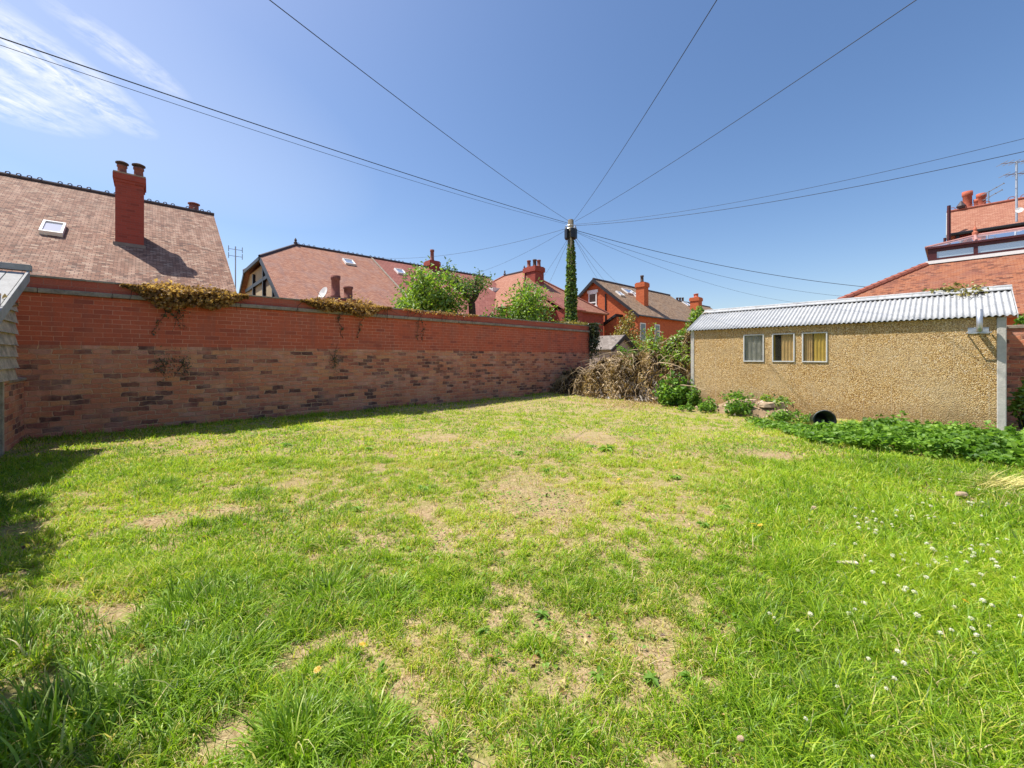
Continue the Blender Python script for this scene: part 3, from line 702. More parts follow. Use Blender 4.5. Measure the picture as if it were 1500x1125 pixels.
# --- houses 4, 5 and 6: brick gables along the next street
def sash(parent, c_s, t_, z_, w, h, sill=True, head=True, name='window'):
    s_ = c_s; f = .1
    e = MB()
    e.box((s_-.05, t_-w/2, z_-h/2), (s_+.05, t_-w/2+f, z_+h/2)); e.box((s_-.05, t_+w/2-f, z_-h/2), (s_+.05, t_+w/2, z_+h/2))
    e.box((s_-.05, t_-w/2+f, z_+h/2-f), (s_+.05, t_+w/2-f, z_+h/2)); e.box((s_-.05, t_-w/2+f, z_-h/2), (s_+.05, t_+w/2-f, z_-h/2+f)); e.box((s_-.06, t_-w/2+f, z_-h*.22-f/2), (s_+.04, t_+w/2-f, z_-h*.22+f/2))
    o = e.build(name, WHITEP, parent)
    MB().box((s_-.015, t_-w/2+f, z_-h/2+f), (s_+.005, t_+w/2-f, z_-h*.22-f/2)).build('pane', GLASS_DARK, o)
    MB().box((s_-.015, t_-w/2+f, z_-h*.22+f/2), (s_+.005, t_+w/2-f, z_+h/2-f)).build('pane', GLASS_DARK, o)
    if sill: MB().box((s_-.12, t_-w/2-.14, z_-h/2-.22), (s_+.04, t_+w/2+.14, z_-h/2-.003)).build('sill', WHITEP, o)
    if head: MB().box((s_-.07, t_-w/2-.14, z_+h/2+.003), (s_+.04, t_+w/2+.14, z_+h/2+.28)).build('lintel', WHITEP, o)
    return o
def gable_house(label, s0, s1, tr, zr, uf, ub, slope, wm, rm, ov=.35):
    h = house('gabled_house', S((s0+s1)/2, tr), label)
    def r(s, u): return S(s, tr+u, zr-abs(u)*slope)
    e = MB(); roofslab(e, [r(s0, 0), r(s1, 0), r(s1, uf), r(s0, uf)]); roofslab(e, [r(s0, 0), r(s1, 0), r(s1, -ub), r(s0, -ub)]); rf = e.build('roof', rm, h)
    x = .3; zf = zr-(uf-x)*slope-.16; zb_ = zr-(ub-x)*slope-.16
    MB().prism([S(s0+ov, tr-ub+x, 0), S(s0+ov, tr+uf-x, 0), S(s0+ov, tr+uf-x, zf), S(s0+ov, tr, zr-.2), S(s0+ov, tr-ub+x, zb_)], W*(s1-s0-2*ov)).build('wall', wm, h)
    e = MB()
    e.prism([r(s0-.04, 0)+Z*.03, r(s0-.04, uf), r(s0-.04, uf)-Z*.28, r(s0-.04, 0)-Z*.30], W*.07); e.prism([r(s0-.04, 0)+Z*.03, r(s0-.04, -ub), r(s0-.04, -ub)-Z*.28, r(s0-.04, 0)-Z*.30], W*.07)
    e.build('barge_board', DARKWOOD, h)
    MB().tube([r(s0, 0)+Z*.03, r(s1, 0)+Z*.03], .09, 6).build('ridge_tile', RIDGE, h)
    MB().tube([r(s0, uf)+M*.05-Z*.08, r(s1, uf)+M*.05-Z*.08], .07, 6).build('gutter', BLACKP, h)
    return h, rf, r
h4, rf4, r4 = gable_house('orange brick gabled house with small white sash window to the right of the pole', 32.0, 47.0, -12.86, 8.5, 4.7, 4.7, .78, HB_ORANGE, T_BROWN)
sw_ = on_s(868.5, 439, 32.35); sash(h4, 32.33, st(sw_)[1], sw_.z, .92, 1.25)
sw_ = on_s(863, 474, 32.35); sash(h4, 32.33, st(sw_)[1], sw_.z, 1.2, 1.5)
pdn = on_s(887, 450, 32.3); MB().tube([S(32.3, st(pdn)[1], 1), S(32.3, st(pdn)[1], 7.0)], .06, 6).build('downpipe', BLACKP, h4)
la = on_s(893, 475, 32.3); lb = on_s(913, 461, 32.3); ta, tb2 = st(la)[1], st(lb)[1]
MB().prism([S(31.1, ta, la.z), S(31.1, tb2, lb.z), S(31.1, tb2, lb.z-.22), S(31.1, ta, la.z-.22)], W*1.2).build('porch_roof', DARKWOOD, h4)
MB().prism([S(31.3, ta+.1, 0), S(31.3, tb2-.02, 0), S(31.3, tb2-.02, lb.z-.25), S(31.3, ta+.1, la.z-.22)], W*1.04).build('porch_wall', HB_ORANGE, h4)
for px_ in (941, 962):
    p_ = on_t(px_, 474, -12.86+4.4); s_ = st(p_)[0]
    fw = MB().prism([S(s_-.45, -8.45, 2.6), S(s_+.45, -8.45, 2.6), S(s_+.45, -8.45, 4.2), S(s_-.45, -8.45, 4.2)], M*.06).build('window', WHITEP, h4)
    MB().prism([S(s_-.35, -8.388, 2.7), S(s_+.35, -8.388, 2.7), S(s_+.35, -8.388, 4.1), S(s_-.35, -8.388, 4.1)], M*.012).build('pane', GLASS_DARK, fw)
UP4 = (-M+Z*.78).normalized()
skylight(h4, hit_roof(921, 428, -12.86, 8.5, .78), W.copy(), UP4, 1.6, .9); skylight(h4, hit_roof(931, 433, -12.86, 8.5, .78), W.copy(), UP4, .9, 1.0)
skylight(h4, hit_roof(908, 431, -12.86, 8.5, .78), W.copy(), UP4, .7, .7)
cpx = hit_roof(947, 449, -12.86, 8.5, .78); s_, t_ = st(cpx); pz = HC+(HYP-413)/FPX*cpx.y
stack(h4, S(s_+.1, t_-.5), .78, .85, cpx.z-.4, pz, HB_ORANGE, [(-.2, .1, .62, .16, POTD), (.15, -.1, .72, .16, POTD)])
h5, rf5, r5 = gable_house('farther brown roofed gabled house with orange brick stack, nearer the garage', 46.9, 62, -14.2, 8.45, 4.2, 4.2, .72, HB_DARK, T_BROWN)
cpx = hit_roof(1019, 458, -14.2, 8.45, .72); s_, t_ = st(cpx); pz = HC+(HYP-436)/FPX*cpx.y
stack(h5, S(s_+.1, t_), 1.0, 1.05, 3.5, pz, HB_ORANGE, [(-.25, .2, .45, .2, POTM), (.25, -.2, .5, .2, POTM)])
skylight(h5, hit_roof(1006, 446, -14.2, 8.45, .72), W.copy(), (-M+Z*.72).normalized(), 1.2, 1.0)
for px_ in (992, 996, 1000):
    p_ = on_t(px_, 437, -15.5); pot(h5, Vector((p_.x, p_.y, p_.z-.6)), .7, .16, POTD)

# --- small outbuilding beyond the heap
ob = thing('outbuilding', P(912, 520, 21), 'small low outbuilding with grey pitched roof and dark barge boards behind the bramble heap', 'outbuilding')
pa = P(915, 490.5, 21); s_, t_ = st(pa)
def rb(dt, u): return S(s_+u, t_+dt, pa.z-abs(u)*.62)
e = MB(); roofslab(e, [rb(0, 0), rb(-3.4, 0), rb(-3.4, -1.25), rb(0, -1.25)], .07); roofslab(e, [rb(0, 0), rb(-3.4, 0), rb(-3.4, 1.25), rb(0, 1.25)], .07)
e.build('roof', T_GREY, ob)
e = MB()
for u_ in (1.25, -1.25): e.prism([rb(.01, 0)+Z*.03, rb(.01, u_)+Z*.0, rb(.01, u_)-Z*.2, rb(.01, 0)-Z*.2], M*.05)
e.build('barge_board', DARKWOOD, ob)
MB().prism([S(s_-1.1, t_-.15, 0), S(s_+1.1, t_-.15, 0), S(s_+1.1, t_-.15, pa.z-.78), S(s_, t_-.15, pa.z-.11), S(s_-1.1, t_-.15, pa.z-.78)], M*-3).build('wall', PINKISH, ob)

# --- house at right: orange tiled hip, glazed lantern, upper roof
h6 = house('bungalow', S(30, 14), 'orange tiled house at right with a maroon framed glass lantern on its roof')
p6s, p6t, p6z, K6 = 27.92, 8.81, 5.50, .60; U6 = 4.6
def q6(ds, dt, u): return S(p6s+ds, p6t+dt, p6z-u*K6)
e = MB(); roofslab(e, [q6(0, 0, 0), q6(0, 16, 0), q6(-U6, 16, U6), q6(-U6, -U6, U6)]); roofslab(e, [q6(0, 0, 0), q6(9, 0, 0), q6(9, -U6, U6), q6(-U6, -U6, U6)])
roofslab(e, [q6(0, 0, 0)-Z*.02, q6(0, 16, 0)-Z*.02, q6(9, 16, 0)-Z*.02, q6(9, 0, 0)-Z*.02]); e.build('roof', T_ORANGE, h6)
e = MB(); a_, b_ = q6(-U6, -U6, U6)+Z*.02, q6(0, 0, 0)+Z*.02; d_ = b_-a_
for k in range(22):
    x0, x1 = k/22, (k+1.08)/22; e.tube([a_+d_*x0, a_+d_*min(1, x1)], [.15, .115], 8)
e.build('hip_tile', RIDGE_RED, h6)
MB().box((p6s-U6+.4, p6t-U6+.4, 0), (p6s+8.6, p6t+15.8, p6z-U6*K6-.06)).build('wall', HB_ORANGE, h6)
MB().prism([q6(-.08, -.02, -.02), q6(-.08, 16, -.02), q6(-.08, 16, -.02)+Z*.14, q6(-.08, -.02, -.02)+Z*.14], W*.05).build('flashing', WHITEP, h6)
LZ0, LZ1 = p6z+.12, p6z+.70
lt = MB()
lt.box((p6s+.02, p6t+.05, LZ0-.1), (p6s+.14, p6t+16, LZ0+.14)); lt.box((p6s+.02, p6t+.05, LZ1-.14), (p6s+.14, p6t+16, LZ1))
lt.box((p6s+.02, p6t+.05, LZ0+.14), (p6s+.14, p6t+.33, LZ1-.14))
for k in range(1, 11): lt.box((p6s+.02, p6t+1.42*k, LZ0+.14), (p6s+.14, p6t+1.42*k+.13, LZ1-.14))
lt.box((p6s+.14, p6t+.05, LZ0-.1), (p6s+3.2, p6t+.15, LZ0+.14)); lt.box((p6s+.14, p6t+.05, LZ1-.14), (p6s+3.2, p6t+.15, LZ1))
lt.box((p6s-.06, p6t-.04, LZ1+.001), (p6s+.16, p6t+16, LZ1+.09)); lt.box((p6s+.161, p6t-.04, LZ1+.001), (p6s+3.2, p6t+.12, LZ1+.09))
lan = lt.build('lantern', MAROON, h6)
MB().box((p6s+.07, p6t+.33, LZ0+.14), (p6s+.09, p6t+15.9, LZ1-.14)).build('pane', GLASS_PALE, lan)
MB().box((p6s+.141, p6t+.08, LZ0+.14), (p6s+3.2, p6t+.10, LZ1-.14)).build('pane', GLASS_PALE, lan)
lr = [S(p6s-.02, p6t-.02, LZ1+.10), S(p6s-.02, p6t+16, LZ1+.10), S(p6s+1.5, p6t+16, LZ1+.62), S(p6s+1.5, p6t+1.5, LZ1+.62)]
MB().prism(lr, Z*-.02).build('glass_roof', GLASS_SKY, lan)
MB().prism([lr[0], lr[3], S(p6s+3.0, p6t-.02, LZ1+.10)], Z*-.02).build('glass_roof', GLASS_SKY, lan)
e = MB(); e.tube([lr[0], lr[3]], .06, 6); e.tube([lr[3], lr[2]], .07, 6)
e.build('ridge_bar', PINKF, lan)
for k in range(1, 6): MB().tube([S(p6s-.02, p6t+1.5+(k-1)*1.6, LZ1+.12), S(p6s+1.5, p6t+1.5+(k-1)*1.6, LZ1+.64)], .05, 6).build('glazing_bar', PINKF, lan)
MB().lathe(lr[3], [(.09, 0), (.10, .15), (.05, .2), (.07, .3), (.015, .42), (.01, .66)], 10).build('finial', TERRACOTTA, lan)
# upper roof behind the lantern
us = 33.0; ua = on_s(1388, 343, us); ub_ = on_s(1386, 312, us+2.0); tu0 = st(ua)[1]; zu0 = ua.z; zu1 = ub_.z; su1 = us+2.0
h7 = house('tall_house', S(35, 14), 'taller house behind the lantern with salmon tiled roof and fat orange pots')
e = MB(); roofslab(e, [S(us, tu0, zu0), S(us, tu0+16, zu0), S(su1, tu0+16, zu1), S(su1, tu0, zu1)]); roofslab(e, [S(su1, tu0, zu1), S(su1, tu0+16, zu1), S(su1+3, tu0+16, zu0-.6), S(su1+3, tu0, zu0-.6)]); e.build('roof', T_SALMON, h7)
crest('ridge_tile', S(su1, tu0-.05, zu1+.05), S(su1, tu0+16, zu1+.05), h7, RIDGE_RED, .42, .10)
MB().lathe(S(su1, tu0+.5, zu1+.1), [(.14, 0), (.2, .12), (.12, .25), (.02, .42)], 8).build('finial', RIDGE, h7)
MB().prism([S(us+.35, tu0+.25, 0), S(us+.35, tu0+.25, zu0-.05), S(su1, tu0+.25, zu1-.2), S(su1+2.6, tu0+.25, zu0-.6), S(su1+2.6, tu0+.25, 0)], M*15).build('wall', HB_DARK, h7)
e = MB(); e.prism([S(us-.05, tu0-.06, zu0-.05), S(su1, tu0-.06, zu1+.02), S(su1, tu0-.06, zu1-.2), S(us-.05, tu0-.06, zu0-.3)], M*.07); e.prism([S(su1, tu0-.06, zu1+.02), S(su1+3, tu0-.06, zu0-.58), S(su1+3, tu0-.06, zu0-.85), S(su1, tu0-.06, zu1-.2)], M*.07); e.build('barge_board', GREYWOOD, h7)
MB().tube([S(us-.06, tu0, zu0-.08), S(us-.06, tu0+16, zu0-.08)], .09, 6).build('gutter', BLACKP, h7)
for k in range(7): MB().box((us-.02, tu0+.3+k*1.1, zu0-.42), (us+.34, tu0+.42+k*1.1, zu0-.14)).build('eave_bracket', DARKWOOD, h7)
MB().tube([S(us-.08, tu0-.10, zu0-.2), S(us-.08, tu0-.10, zu0-3)], .06, 6).build('downpipe', MAROON, h7); e = MB(); e.tube([S(us-.3, tu0+.05, zu1-.2), S(us-.3, tu0+.05, zu0-2.6)], .08, 6); e.build('downpipe', MAROON, h7)
for px_, yt, yb, w_, mm in ((1417, 281, 308, 9.5, POTM), (1437.5, 284, 306, 9, POTM), (1431, 292, 306, 6, POTM)):
    p_ = on_s(px_, yb, su1+1.2); k_ = p_.y/FPX; pot(h7, Vector((p_.x, p_.y, p_.z-.35)), (yb-yt)*k_+.35, w_/2*k_*1.15, mm)
MB().box((su1+.8, tu0+.8, zu0-1), (su1+1.6, st(on_s(1445, 306, su1+1.2))[1]+.2, on_s(1417, 309, su1+1.2).z-.30)).build('chimney', HB_ORANGE, h7)
# aerials
def yagi(name, mp, top, label, booms, m=ANT, r=.03):
    a = thing(name, mp, label, 'aerial'); MB().tube([mp, top], r, 6).build('mast', m, a)
    for off, dirv, ln, el, ne in booms:
        e = MB(); c = Vector(top)+Z*off; e.tube([c-dirv*ln*.3, c+dirv*ln*.7], .022, 5); sd = dirv.cross(Z).normalized() if abs(dirv.z) < .9 else M
        for k in range(ne): q_ = c+dirv*ln*(-.28+.95*k/max(1, ne-1)); e.tube([q_-sd*el, q_+sd*el], .014, 4)
        e.build('boom', ANT, a)
    return a
am = on_s(1489, 325, us-.4); at_ = on_s(1489, 236, us-.4)
a7 = yagi('tv_aerial', am, at_, 'tall pale mast with two horizontal aerials in front of the salmon roof', [(-.05, (M+W*.6).normalized(), 1.9, .32, 9), (-.62, (M+W*.6).normalized(), 1.6, .32, 7)], METAL, .045)
dpp = on_s(1493, 308, us-.5)
e = MB(); n_ = Vector((-.75, -.65, .2)).normalized(); a_ = n_.orthogonal().normalized(); b_ = n_.cross(a_); vs = [dpp]
for j in range(16): q_ = 2*math.pi*j/16; vs.append(dpp+(a_*math.cos(q_)+b_*math.sin(q_))*.13+n_*.04)
vs += [v-n_*.03 for v in vs]
e.add(vs, [(0, 1+j, 1+(j+1) % 16) for j in range(16)]+[(17, 18+(j+1) % 16, 18+j) for j in range(16)]+[(1+j, 18+j, 18+(j+1) % 16, 1+(j+1) % 16) for j in range(16)])
tag(e.build('satellite_dish', WHITEP, None, loc=dpp), 'little round grey dish beside the tall pale mast', 'dish')
b0 = on_s(1448, 308, su1+.6); b1 = on_s(1448, 281, su1+.6)
yagi('tv_aerial', b0, b1, 'small two armed aerial beside the fat orange pots', [(0, (M*.8+Z*.4-W*.2).normalized(), .9, .12, 4), (-.30, (M*.8+Z*.4-W*.2).normalized(), .8, .12, 4)])
c0 = P(345, 412, 15.5); c1 = P(345, 361, 15.5)
a1 = thing('tv_aerial', c0, 'thin mast with four upright rods between the two left roofs', 'aerial'); MB().tube([c0-Z*2.0, c1], .02, 6).build('mast', METAL, a1)
e = MB()
for sg in (-1, 1):
    for zo in (-.12, -.38): c = c1+Z*zo+W*sg*.22; e.tube([c-Z*.10, c+Z*.12], .012, 4)
for zo in (-.12, -.38): e.tube([c1+Z*zo-W*.22, c1+Z*zo+W*.22], .01, 4)
e.build('rod', ANT, a1)

# ------------------------------------------------------------------ telegraph pole, ivy, cables
PY = 19.0; pt = P(836, 323, PY); pb_ = Vector((pt.x+.02, pt.y, 0)); PX0 = pt
tp = thing('telegraph_pole', pb_, 'weathered wooden telegraph pole wrapped in ivy beyond the wall', 'pole')
MB().tube([pb_-Z*.2, pb_.lerp(pt, .5), pt], [.185, .165, .135], 14).build('shaft', POLEW, tp, True)
MB().lathe(pt+Z*.0, [(.135, .001), (.125, .03), (.02, .07)], 14).build('cap', LEAD, tp)
zb0 = P(836, 352, PY).z
for q_ in (-.6, 2.2, .9, 3.6, 5.0):
    d_ = Vector((math.cos(q_), math.sin(q_), 0)); sd = Vector((-d_.y, d_.x, 0)); MB().wbox(pt+d_*.23+Z*(zb0-pt.z+.28), d_*.13, sd*.2, Z*random.uniform(.42, .55)).build('terminal_box', BLACKP, tp, bevel=.012)
e = MB()
for zz in (-.28, -.42): e.tube([pt+Z*zz+Vector((.24*math.cos(q_), .24*math.sin(q_), 0)) for q_ in np.linspace(0, 2*math.pi, 17)], .018, 5)
e.tube([pt-Z*.35-Vector((.28, 0, 0)), pt-Z*.35+Vector((.28, 0, 0))], .025, 6); e.build('ring_bracket', METAL, tp)
# step irons
for k in range(3): MB().tube([pt-Z*(1.0+.3*k), pt-Z*(1.0+.3*k)+Vector((.22*(1 if k % 2 else -1), -.05, .0))], .01, 4).build('step_iron', METAL, tp)
iv = thing('ivy_plant', pb_, 'thick green ivy sleeve climbing the telegraph pole', 'ivy')
zi = RG.beta(1.1, 1.1, 4200)*6.0+.9; zi = np.sort(zi); topz = P(836, 353, PY).z; zi = zi[zi < topz]
fr_ = (zi/topz); rr = .12+.26*(1-fr_)**.7*(.7+.5*vnoise(zi*2.3, zi*0+3)); an = RG.uniform(0, 2*math.pi, len(zi)); rr = rr*RG.uniform(.55, 1.12, len(zi))
pts = np.stack([pb_.x+rr*np.cos(an), pb_.y+rr*np.sin(an), zi], 1); out = np.stack([np.cos(an), np.sin(an), -.6+0*an], 1)
np_mesh('foliage', *leaf_geo(pts, RG.uniform(.09, .17, len(pts)), .85, .15, dirs=out), LEAF_IVY, iv)
e = MB()
for k in range(5): q_ = k*1.3; e.tube([pb_+Vector((.2*math.cos(q_+z_*.5), .2*math.sin(q_+z_*.5), z_)) for z_ in np.linspace(0, topz-.3, 14)], [.03-.0018*i for i in range(14)], 5)
e.build('stem', BARK, iv)

def cable(px0, py0, end, sag, r, ext, label):
    a = P(px0, py0, PY-.1); a = Vector((pt.x+(px0-836)/FPX*PY*.8, PY-.15, a.z)); b = Vector(end); pts_ = []
    for i in range(41):
        u = ext*i/40; p_ = a.lerp(b, u) if u <= 1 else a+(b-a)*u
        pts_.append(p_-Z*(4*sag*u*(1-u)))
    o = MB().tube(pts_, r*.55, 6).build('overhead_cable', CABLE, None, True, loc=a); tag(o, label, 'cable', 'cables fanning out from the telegraph pole')
def pxz(px, py, z): return P(px, py, (z-HC)*FPX/(HYP-py))
cable(829, 327, pxz(0, 55, 6.2), .10, .020, 1.35, 'thickest overhead cable sweeping from the pole to the upper left edge')
cable(829, 329, pxz(0, 66, 6.0), .16, .010, 1.35, 'thin overhead cable just under the thick one to the upper left')
cable(831, 324, pxz(395, 0, 6.2), .12, .012, 1.9, 'single cable rising from the pole to the top edge left of centre')
cable(841, 323, pxz(1050, 0, 6.2), .12, .012, 1.9, 'steepest cable rising right from the pole to the top edge')
cable(843, 325, pxz(1342, 0, 6.2), .12, .012, 1.9, 'cable rising from the pole toward the top right corner')
cable(844, 329, pxz(1500, 203, 6.4), .30, .010, 1.4, 'upper of two cables running nearly level to the right edge')
cable(844, 331, pxz(1500, 222, 6.2), .30, .014, 1.4, 'lower of two cables running nearly level to the right edge')
cable(845, 338, P(1265, 420, 21), .33, .022, 1.12, 'heavy cable sagging down right from the pole to the orange roof')
cable(845, 340, P(1215, 432, 23), .42, .012, 1.12, 'thin cable sagging just below the heavy one on the right')
cable(845, 341, P(1150, 441, 26), .42, .010, 1.1, 'lowest thin cable dropping right toward the garage ridge')
cable(828, 335, P(560, 378, 29), .45, .013, 1.05, 'cable running down left from the pole to the half hipped house')
cable(828, 337, P(690, 402, 33), .25, .011, 1.02, 'cable slanting down left from the pole to the salmon roof')
cable(830, 350, P(797, 404, 34), .05, .012, 1.0, 'left of a pair of cables dropping to the salmon roof')
cable(831, 352, P(802, 420, 34), .05, .012, 1.0, 'right of a pair of cables dropping to the salmon roof')
cable(842, 350, P(878, 412, 37), .12, .012, 1.0, 'left of three cables dropping to the orange gabled house')
cable(842, 349, P(888, 414, 38), .12, .012, 1.0, 'middle of three cables dropping to the orange gabled house')
cable(843, 347, P(905, 415, 40), .15, .013, 1.0, 'right of three cables dropping to the orange gabled house')

# ------------------------------------------------------------------ trees and shrubs beyond the wall
def limb(e, a, b, r0, r1, n=6, w=.06, seg=5):
    a, b = Vector(a), Vector(b); L = (b-a).length; pts_ = []
    for i in range(seg+1):
        p_ = a.lerp(b, i/seg)
        if 0 < i < seg: p_ += Vector((random.uniform(-1, 1), random.uniform(-1, 1), random.uniform(-.5, .5)))*w*L
        pts_.append(p_)
    e.tube(pts_, [r0+(r1-r0)*i/seg for i in range(seg+1)], n); return pts_
def twig_crown(parent, tips, n, size, mat, spread, seed, name='crown', up=.35, ratio=.55):
    rg = np.random.default_rng(seed); T = np.array([tuple(t_) for t_ in tips]); k = rg.integers(0, len(T), n)
    pts_ = T[k]+rg.normal(size=(n, 3))*spread; lt_ = rg.uniform(0, 1, len(T)); tint = np.clip(.45*lt_[k]+.55*rg.uniform(0, 1, n), 0, 1)
    return np_mesh(name, *leaf_geo(pts_, rg.uniform(.6, 1.3, n)*size, ratio, up, tint=tint), mat, parent)
def branching_tree(name, base, top, rad, label, mat, nlimb, nleaf, size, seed, spread=.16, cat='tree', group=None, low=.45, trunk_r=.09):
    random.seed(seed); t = thing(name, base, label, cat, group); e = MB(); base, top = Vector(base), Vector(top); tips = []
    H = top.z-base.z; fork = base.lerp(top, low); limb(e, base, fork, trunk_r, trunk_r*.7, 8, .02)
    for k in range(nlimb):
        q_ = 2.4*k+random.uniform(-.4, .4); f = random.uniform(.15, 1); rr_ = rad*math.sqrt(max(.05, 1-(2*f-1)**2))*random.uniform(.6, 1.05)
        tip = Vector((top.x+rr_*math.cos(q_), top.y+rr_*math.sin(q_), fork.z+(top.z-fork.z)*f*1.02))
        ps = limb(e, fork.lerp(base, random.uniform(0, .12)), tip, trunk_r*.45, .008, 5, .07)
        for j in range(4):
            p0 = ps[random.randint(2, 4)]; d_ = Vector((random.gauss(0, 1), random.gauss(0, 1), random.gauss(.3, .8))).normalized(); p1 = p0+d_*rad*random.uniform(.2, .42); limb(e, p0, p1, .012, .004, 4, .05, 3); tips += [p1, p0.lerp(p1, .5)]
        tips += [tip, ps[-2], ps[-3]]
    e.build('trunk', BARK, t); twig_crown(t, tips, nleaf, size, mat, spread, seed); return t
b_ = P(632, 530, 14.5); branching_tree('leafy_tree', (b_.x, b_.y, 0), (b_.x, b_.y, P(632, 402, 14.5).z), 1.32, 'rounded bright green leafy tree just beyond the wall, left of the bare forked tree', LEAF_BRIGHT, 26, 7500, .15, 3, .20, low=.5)
# pruned forked tree
b_ = P(694, 530, 15.0); bs = Vector((b_.x, b_.y, 0))
ft_ = thing('forked_tree', bs, 'pruned dark forked tree with sparse leaves beyond the wall', 'tree'); e = MB(); random.seed(5); tips = []
f0 = P(691, 444, 15.0); limb(e, bs, f0, .17, .13, 9, .015)
for tx, ty, dy in ((655, 402, 0), (708, 418, .2), (668, 410, .5), (697, 412, -.4), (676, 428, -.5)):
    ps = limb(e, f0, P(tx, ty, 15.0+dy), .085, .035, 7, .05)
    for j in range(9):
        p0 = ps[random.randint(2, 5)]; p1 = p0+Vector((random.gauss(0, .22), random.gauss(0, .25), random.uniform(.05, .5))); limb(e, p0, p1, .014, .004, 4, .05, 3); tips += [p1, p0.lerp(p1, .6)]
e.build('trunk', BARK, ft_); twig_crown(ft_, tips, 1500, .10, LEAF_MID, .12, 9)
# sprays of fresh growth between
random.seed(21)
def shrub(name, px0, px1, ytop, ybase, Y, label, mat, n, size, seed, stems=26, cat='shrub', spiky=.5, z0=None):
    random.seed(seed); c = P((px0+px1)/2, ybase, Y); rw_ = (px1-px0)/2/FPX*Y; zt_ = P(0, ytop, Y).z
    bse = Vector((c.x, c.y, 0 if z0 is None else z0)); t = thing(name, bse, label, cat); e = MB(); tips = []
    for k in range(stems):
        q_ = random.uniform(0, 6.28); rr_ = rw_*math.sqrt(random.random()); hh = (zt_-bse.z)*(1-.45*(rr_/rw_)**2)*random.uniform(.72, 1.03)
        tip = bse+Vector((rr_*math.cos(q_), rr_*.7*math.sin(q_), hh)); ps = limb(e, bse+Vector((rr_*.3*math.cos(q_), rr_*.25*math.sin(q_), 0)), tip, .022, .004, 5, .03, 6)
        for i, p_ in enumerate(ps[2:]): tips += [p_]*(1+i//2)
    e.build('stem', BARK, t); twig_crown(t, tips, n, size, mat, spiky*rw_*.28, seed); return t
shrub('leafy_shrub', 712, 822, 420, 480, 15.5, 'bright green upright shrub behind the wall, left of the ivy pole', LEAF_BRIGHT, 8000, .14, 33, 40, spiky=.5)
shrub('leafy_shrub', 690, 730, 446, 480, 13.9, 'small pale green shrub at the foot of the forked tree', LEAF_BRIGHT, 1100, .12, 34, 14)
shrub('garden_bush', 895, 950, 462, 515, 26, 'yellowing bush in front of the orange gabled house', LEAF_YEL, 2200, .17, 35, 22)
shrub('garden_bush', 922, 975, 474, 515, 22, 'pale green bush between the outbuilding and the gabled house', LEAF_BRIGHT, 1500, .13, 36, 18)
shrub('garden_bush', 896, 934, 506, 525, 16.5, 'fresh green bush behind the heap below the grey outbuilding', LEAF_WEED, 1200, .11, 37, 16)
shrub('garden_bush', 1218, 1252, 427, 445, 17.0, 'dark leafy bush peeping over the garage ridge by the orange hip', LEAF_MID, 1100, .13, 38, 14)
shrub('garden_bush', 1484, 1530, 438, 470, 8.9, 'green bush above the boundary wall right of the garage', LEAF_WEED, 900, .10, 39, 14)
shrub('nettle_clump', 1486, 1525, 556, 620, 7.1, 'bright leafy clump squeezed past the garage corner at the right edge', LEAF_BRIGHT, 700, .10, 40, 14, cat='plant')

# ivy hanging on the wall's far end
ie = thing('ivy_plant', S(14.2, -.1), 'dark straggly ivy draped over the far end of the long wall', 'ivy')
rg = np.random.default_rng(4); n = 2600
ss = 14.25+np.abs(rg.normal(0, .22, n)); tt = rg.uniform(-.5, .28, n); zz = 2.6-np.abs(rg.normal(0, .62, n)); kk = zz > .6
top_ = np.stack([np.array(S(a_, b_, c_)) for a_, b_, c_ in zip(ss[kk], tt[kk], zz[kk])])
np_mesh('foliage', *leaf_geo(top_, rg.uniform(.06, .12, len(top_)), .8, .2), LEAF_DARK, ie)
e = MB()
for k in range(26):
    a_ = S(14.3+random.uniform(0, .3), random.uniform(-.3, .25), 2.6); limb(e, a_, a_+Vector((random.gauss(.1, .2), random.gauss(-.1, .2), -random.uniform(.8, 2.2))), .012, .004, 4, .04)
e.build('stem', BARK, ie)
sy = 2200; rg = np.random.default_rng(14)
sx = rg.uniform(12.6, 14.2, 700); lowp = np.stack([np.array(S(a_, b_, c_)) for a_, b_, c_ in zip(sx, rg.uniform(-.42, .06, 700), 2.53+np.abs(rg.normal(0, .05, 700)))])
np_mesh('dead_foliage', *leaf_geo(lowp, rg.uniform(.04, .09, 700), .7, .3), LEAF_YEL, ie)

